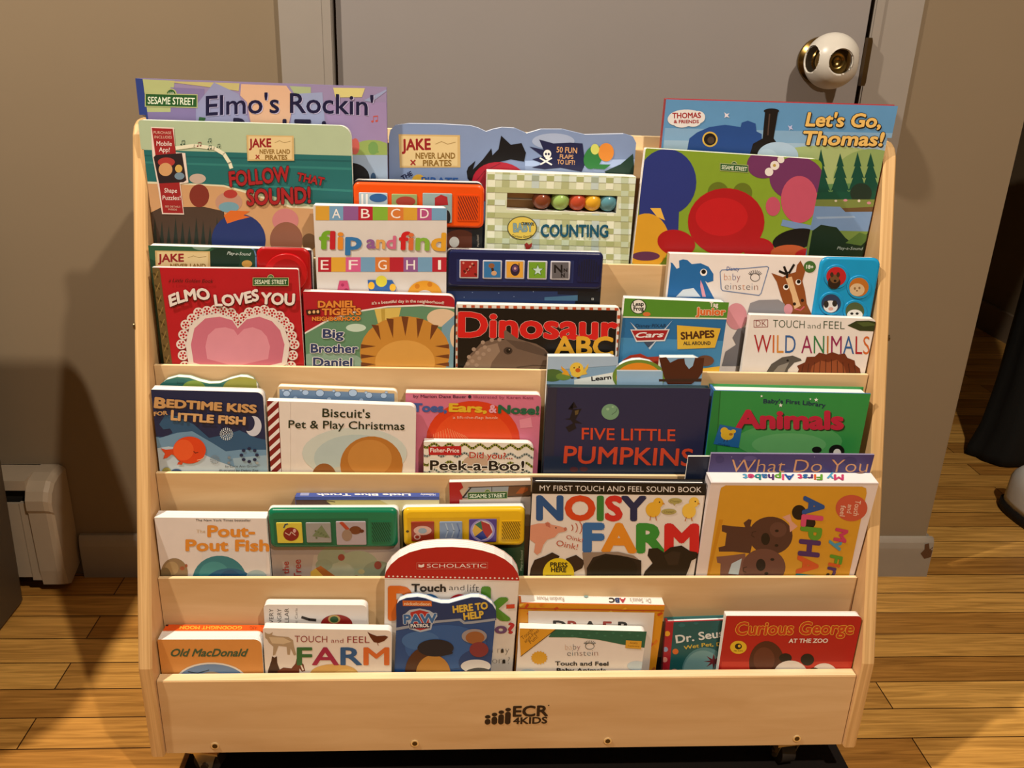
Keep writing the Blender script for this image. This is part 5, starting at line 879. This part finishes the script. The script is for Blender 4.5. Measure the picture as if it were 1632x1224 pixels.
B.art([('t', '#1a1614', 'THE VERY', (838,330), (838,155), 28, {'bold': -.01, 'part': True}), ('t', '#1a1614', 'HUNGRY', (888,300), (888,155), 28, {'bold': -.01, 'part': True}), ('t', '#1a1614', 'CATERPILLAR', (934,400), (934,152), 28, {'bold': -.01, 'part': True}), ('t', '#3a322c', 'by Eric Carle', (988,310), (988,152), 17, {'bold': -.015}),
  ('s', '#2a2420', [(1015,208),(1060,222),(1100,226)], 16), ('e', '#8f1f1a', 1230,250,98,58), ('e', '#b9a060', 1215,220,38,26), ('e', '#2f5a34', 1215,222,26,20)]).done()
B = Book('white board book with sheep, horses and multicoloured serif letters', 5, .002, 13, (772,276), (1570,290), .011, '#dbcdc0', r=(.003, .006), yaw=-.6, group=G5)
B.art([('p', '#a8957c', [(785,300),(800,310),(815,312),(835,300),(830,318),(860,325),(930,330),(960,350),(965,385),(980,440),(965,445),(945,400),(940,440),(925,440),(920,390),(870,385),(850,440),(835,445),(838,390),(810,365),(800,345),(788,335)]), ('p', '#c9b89c', [(810,330),(900,335),(950,360),(900,375),(830,370)]),
  ('p', '#40241a', [(800,600),(805,540),(825,480),(830,450),(845,458),(860,450),(862,490),(880,540),(890,600)]), ('p', '#6a2f1a', [(860,600),(865,540),(900,520),(950,525),(975,495),(982,465),(1000,480),(1025,500),(1035,540),(1015,545),(1000,525),(995,600)]), ('p', '#d9c9b8', [(1002,495),(1015,505),(1028,535),(1018,538)]),
  ('p', '#5a2414', [(1420,298),(1440,310),(1480,325),(1530,322),(1550,330),(1525,355),(1490,368),(1460,362),(1440,335)]), ('s', '#8a4a2a', [(1482,368),(1488,382)], 4), ('e', '#d0a860', 1215,560,150,62), ('e', '#d9b870', 1290,570,80,40), ('p', '#b98a44', [(1330,560),(1385,568),(1330,575)]),
  ('t', '#8f2f34', 'TOUCH', (970,362), (1172,364), 42, {'bold': -.005}), ('t', '#8f2f34', 'and', (1195,365), (1272,366), 28, {'bold': -.01}), ('t', '#8f2f34', 'FEEL', (1296,366), (1434,366), 42, {'bold': -.005}), ('t', ['#2f6a3a','#9c1f4a','#24588f','#cf6a30'], 'FARM', (988,502), (1552,502), 112, {'bold': .02, 'part': True})]).done()
B = Book('tall board book with red arched top and dotted seam, centre of the lowest row', 5, .014, 14, (92,310), (945,326), .019, '#d6c9bb', group=G5, edge='#e8d8c4', pages=4, back='#b8201f',
  top=[(92,310),(100,282),(130,238),(180,195),(250,160),(330,138),(420,128),(520,126),(620,132),(710,148),(790,172),(855,205),(905,245),(935,290),(945,326)])
B.art([('ob', '#ad1c1c', [(945,340),(92,323)]), ('p', '#d9c9bc', [(80,322),(960,340),(960,346),(80,328)])] + [('e', '#e3d4c6', 118+i*28, 312+i*.45, 6, 5) for i in range(30)] + [('s', '#cf7a6c', [(295,225),(745,222),(745,262),(295,266)], 2, {'close': True}), ('p', '#e3cfc4', [(306,235),(324,240),(342,232),(342,250),(324,256),(306,252)]), ('t', '#e3cfc4', 'SCHOLASTIC', (360,257), (736,256), 26, {'bold': .0}),
  ('t', '#15120f', 'Touch', (264,406), (478,408), 48, {'bold': .045, 'part': True}), ('t', '#15120f', 'and', (500,398), (598,400), 34, {'bold': -.015, 'part': True}), ('t', '#15120f', 'lift', (615,408), (692,410), 50, {'bold': -.02, 'part': True}), ('t', '#d06a1f', 'P', (124,582), (256,582), 214, {'bold': .055, 'part': True}), ('e', '#24609a', 372,500,80,78), ('e', '#b3222a', 568,500,80,76), ('e', '#d6c9bb', 372,505,36,36), ('e', '#d6c9bb', 568,505,36,36), ('t', '#4f8a2c', 'k', (716,582), (880,584), 210, {'bold': .055, 'part': True}), ('p', '#c4442a', [(864,490),(916,487),(916,512),(864,515)]),
  ('t', ['#6a4a7a','#b02a34'], 'o?', (795,670), (910,670), 66, {'bold': .06, 'part': True}), ('t', '#2a2622', 'Are you my', (560,795), (884,797), 46, {'bold': -.03}), ('t', '#2a2622', 'mom?', (720,862), (886,864), 46, {'bold': -.03})]).done()
B = Book('blue wavy-outlined board book with silver shield emblem, before the red arched book', 5, .002, 14, (171,490), (800,520), .009, '#1f4a88', group=G5, edge='#9fb4d0', yaw=-1,
  top=[(164,520),(166,490),(185,468),(230,450),(300,443),(350,452),(400,472),(450,484),(500,484),(570,464),(640,446),(690,446),(735,462),(775,492),(798,530),(800,560)])
B.art([('ob', '#163468', [(800,590),(560,590),(420,600),(171,640)]), ('p', '#8f9aac', [(150,640),(420,592),(520,584),(575,580),(600,600),(650,596),(820,575),(820,590),(650,612),(595,616),(565,594),(420,608),(150,658)]), ('e', '#2a5a9c', 480,760,260,140), ('e', '#3a6aa8', 320,720,120,60), ('e', '#1a3f78', 700,860,140,90),
  ('p', '#c4662a', [(205,465),(388,468),(392,502),(207,500)]), ('t', '#e3c4a4', 'nickelodeon', (216,494), (382,497), 20, {'bold': .03}),
  ('p', '#a3a9b4', [(208,560),(250,525),(315,515),(375,528),(428,562),(400,600),(386,650),(318,666),(248,645),(240,605)]), ('p', '#a8282c', [(255,540),(315,525),(372,540),(372,640),(318,655),(256,636)]), ('t', '#2f66a4', 'PAW', (216,612), (420,604), 58, {'bold': .06, 'outline': '#b9c0ca', 'ow': .04, 'part': True}), ('p', '#1c3054', [(245,612),(384,606),(378,640),(252,642)]), ('t', '#d9d6d4', 'PATROL', (258,636), (374,632), 22, {'bold': .05}),
  ('t', '#d0b44a', 'HERE TO', (528,542), (746,516), 44, {'bold': .07, 'part': True}), ('t', '#d0b44a', 'HELP', (596,586), (720,572), 44, {'bold': .07, 'part': True}),
  ('e', '#4a2a1c', 350,930,130,170), ('e', '#b0803c', 400,930,110,120), ('e', '#141a2a', 415,765,115,55), ('e', '#141a2a', 430,795,95,18), ('e', '#8f8a90', 660,690,80,46), ('e', '#8f5a34', 665,700,60,40), ('e', '#7a3038', 690,775,60,48), ('e', '#c9c4c0', 670,880,95,42), ('e', '#3a4048', 690,940,100,50)]).done()
B = Book('picture book in flame-orange painted cover with white spine on top', 5, .0155, 0, (827.5,961.5), (1059.5,965.5), .018, '#cf8f1c', kind='hard', spine='#b85a1c', back='#d9cdc0', group=G5)
rr = random.Random(4); els = []
for i in range(70):
    x, y = rr.uniform(826, 1062), rr.uniform(958, 1075); l = rr.uniform(5, 13); a = rr.uniform(.6, 1.2)
    els.append(('p', rr.choice(['#c4501c','#d9a62a','#b8401a','#dcb84a','#cf741c','#a8602a']), [(x,y),(x+l*math.cos(a),y-l*math.sin(a)*.6),(x+l*math.cos(a)+2.5,y-l*math.sin(a)*.5+2),(x+3,y+2.5)]))
els += [('p', '#a8401a', [(820,968.2),(1065,972.2),(1065,973.8),(820,969.8)]), ('p', '#d3c6b9', [(842,973),(1043,976),(1032,1090),(842,1090)]), ('t', ['#1a1816','#8f2f24','#3a4a8a','#1a1816'], 'DR A E B', (882,1004), (1000,1006), 16, {'bold': .05, 'part': True})]
B.art(els)
s_ = MB(); s_.box((B.box[0], .0001, B.h-.004), (B.box[1], B.th-.0001, B.h-.0002), M('#e3d9cc')); s_.build('spine', B.root, 'white spine facing up')
B.h += .0001; B.art([('t', ['#a8283a','#1f3a6a','#2a2420'], 'ABC', (996,952), (970,951.5), 5.5, {'bold': .05, 'top': True}), ('t', '#a8a098', "Dr. Seuss's", (1036,953), (1003,952.5), 3.6, {'top': True}), ('t', '#a8a098', 'Random House', (898,950), (855,949.5), 3, {'top': True}), ('e', '#7a9a9c', 934,951,3.5,2.2, {'top': True})]).done()
B = Book('cream board book with teal top band, orange corner flash and bold black subtitle', 5, .003, 14, (949,642), (1754,662), .011, '#d9cdc2', r=(.001, .007), yaw=-.6, group=G5)
B.art([('p', '#1f5f4a', [(1170,640),(1770,655),(1770,770),(1600,745),(1450,715),(1300,700),(1130,698)])] + [('e', '#2f7058', 1230+i*52, 672+(i % 2)*16, 9, 6) for i in range(10)] + [('p', '#d0982c', [(945,640),(1178,645),(955,818)]), ('s', '#3a2a14', [(1178,648),(955,820)], 4), ('t', '#6a4a1c', 'Touch-', (968,716), (1042,652), 26), ('t', '#6a4a1c', 'and-Feel', (985,735), (1072,660), 22), ('t', '#6a4a1c', 'Fun!', (1018,740), (1066,700), 26),
  ('p', '#d0a030', [(1072+(54 if i % 2 else 46)*math.sin(i*math.pi/16), 828+(44 if i % 2 else 37)*math.cos(i*math.pi/16)) for i in range(32)]), ('e', '#b4c0c4', 1000,930,60,30), ('e', '#b9c4c8', 1690,880,60,30),
  ('t', ['#c9a890','#d0b8a0','#4a4a52','#8a4a5a'], 'baby', (1236,778), (1334,776), 38, {'bold': -.02}), ('t', ['#3a3a40','#5a7a8a','#3a3a40','#8a5a4a'], 'einstein', (1248,816), (1446,814), 38, {'bold': -.02}), ('s', '#2f3a38', [(1393+28*math.cos(a), 755+20*math.sin(a)) for a in [i*math.pi/8 for i in range(16)]], 3, {'close': True})] + [('s', '#2f3a38', [(1393+22*math.cos(a), 745+8*math.sin(a)), (1393+40*math.cos(a), 742+24*math.sin(a))], 3) for a in [-math.pi*(.1+.1*i) for i in range(9)]]
  + [('t', '#17130f', 'Touch and Feel', (1174,876), (1510,878), 26, {'bold': .035, 'part': True}), ('t', '#17130f', 'Baby Animals', (1184,918), (1494,920), 26, {'bold': .035, 'part': True}), ('p', '#cf9f34', [(1622,716),(1722,722),(1718,772),(1618,765)]), ('t', '#4a3414', 'AGES', (1645,738), (1695,741), 11, {'bold': .03}), ('t', '#4a3414', '6 months and up', (1634,755), (1706,759), 9)]).done()
B = Book('teal picture book with red dotted spine strip, left of the red book', 5, .0155, 15, (431,219), (800,206), .011, '#17565a', kind='hard', spine='#9c1c2a', back='#1f5f60', group=G5)
B.art([('p', '#a01c2c', [(425,214),(474,216),(440,600),(375,600)]), ('e', '#d6a02c', 438,283,16,15), ('e', '#8a9ac0', 428,372,14,14), ('e', '#cf8a80', 424,430,15,15), ('e', '#cf6a2c', 484,384,17,16), ('e', '#c98a80', 478,494,18,12), ('e', '#22666c', 520,235,20,12), ('e', '#22666c', 600,225,14,8), ('e', '#4f8088', 650,500,130,140), ('e', '#6f9aa0', 640,500,112,122)]
  + [('p', '#6a1420', [(700+(58 if i % 2 == 0 else 20)*math.sin(i*math.pi/8), 440+(44 if i % 2 == 0 else 14)*math.cos(i*math.pi/8)) for i in range(16)])]
  + [('t', '#d0cfc8', "Dr. Seuss's", (490,336), (835,290), 46, {'bold': .035, 'part': True}), ('t', '#c9b44a', 'Wet Pet, Dry Pet', (532,374), (860,360), 22, {'bold': .02, 'bow': 14, 'part': True})]).done()
B = Book('red board book with slanted yellow-outlined title, right end of the lowest row', 5, .002, 15, (772,182), (1560,184), .010, '#aa1c1a', r=(.001, .007), lean=.4, yaw=-.7, group=G5, pages=5)
B.art([('p', '#bf3428', [(745,440),(1510,440),(1500,600),(735,600)]), ('e', '#4a2418', 1000,450,100,125), ('e', '#5f3224', 985,430,60,70), ('e', '#15100f', 1106,420,36,26), ('e', '#15100f', 1230,430,38,34), ('e', '#dccfc4', 1135,510,95,75), ('e', '#dccfc4', 1325,520,78,70), ('e', '#15100f', 1268,505,36,30), ('e', '#d6b52c', 840,360,47,37), ('e', '#1a1612', 840,355,20,17), ('e', '#d6b52c', 845,353,8,8), ('t', '#1a1612', 'PBS KIDS', (815,384), (865,384), 9, {'bold': .04}),
  ('t', '#b8381a', 'Curious George', (828,288), (1490,284), 72, {'bold': .035, 'shear': .18, 'outline': '#dca93c', 'ow': .035, 'part': True}), ('t', '#dcc9bc', 'AT THE ZOO', (1124,334), (1345,333), 24, {'bold': .05, 'shear': .15, 'part': True})]).done()
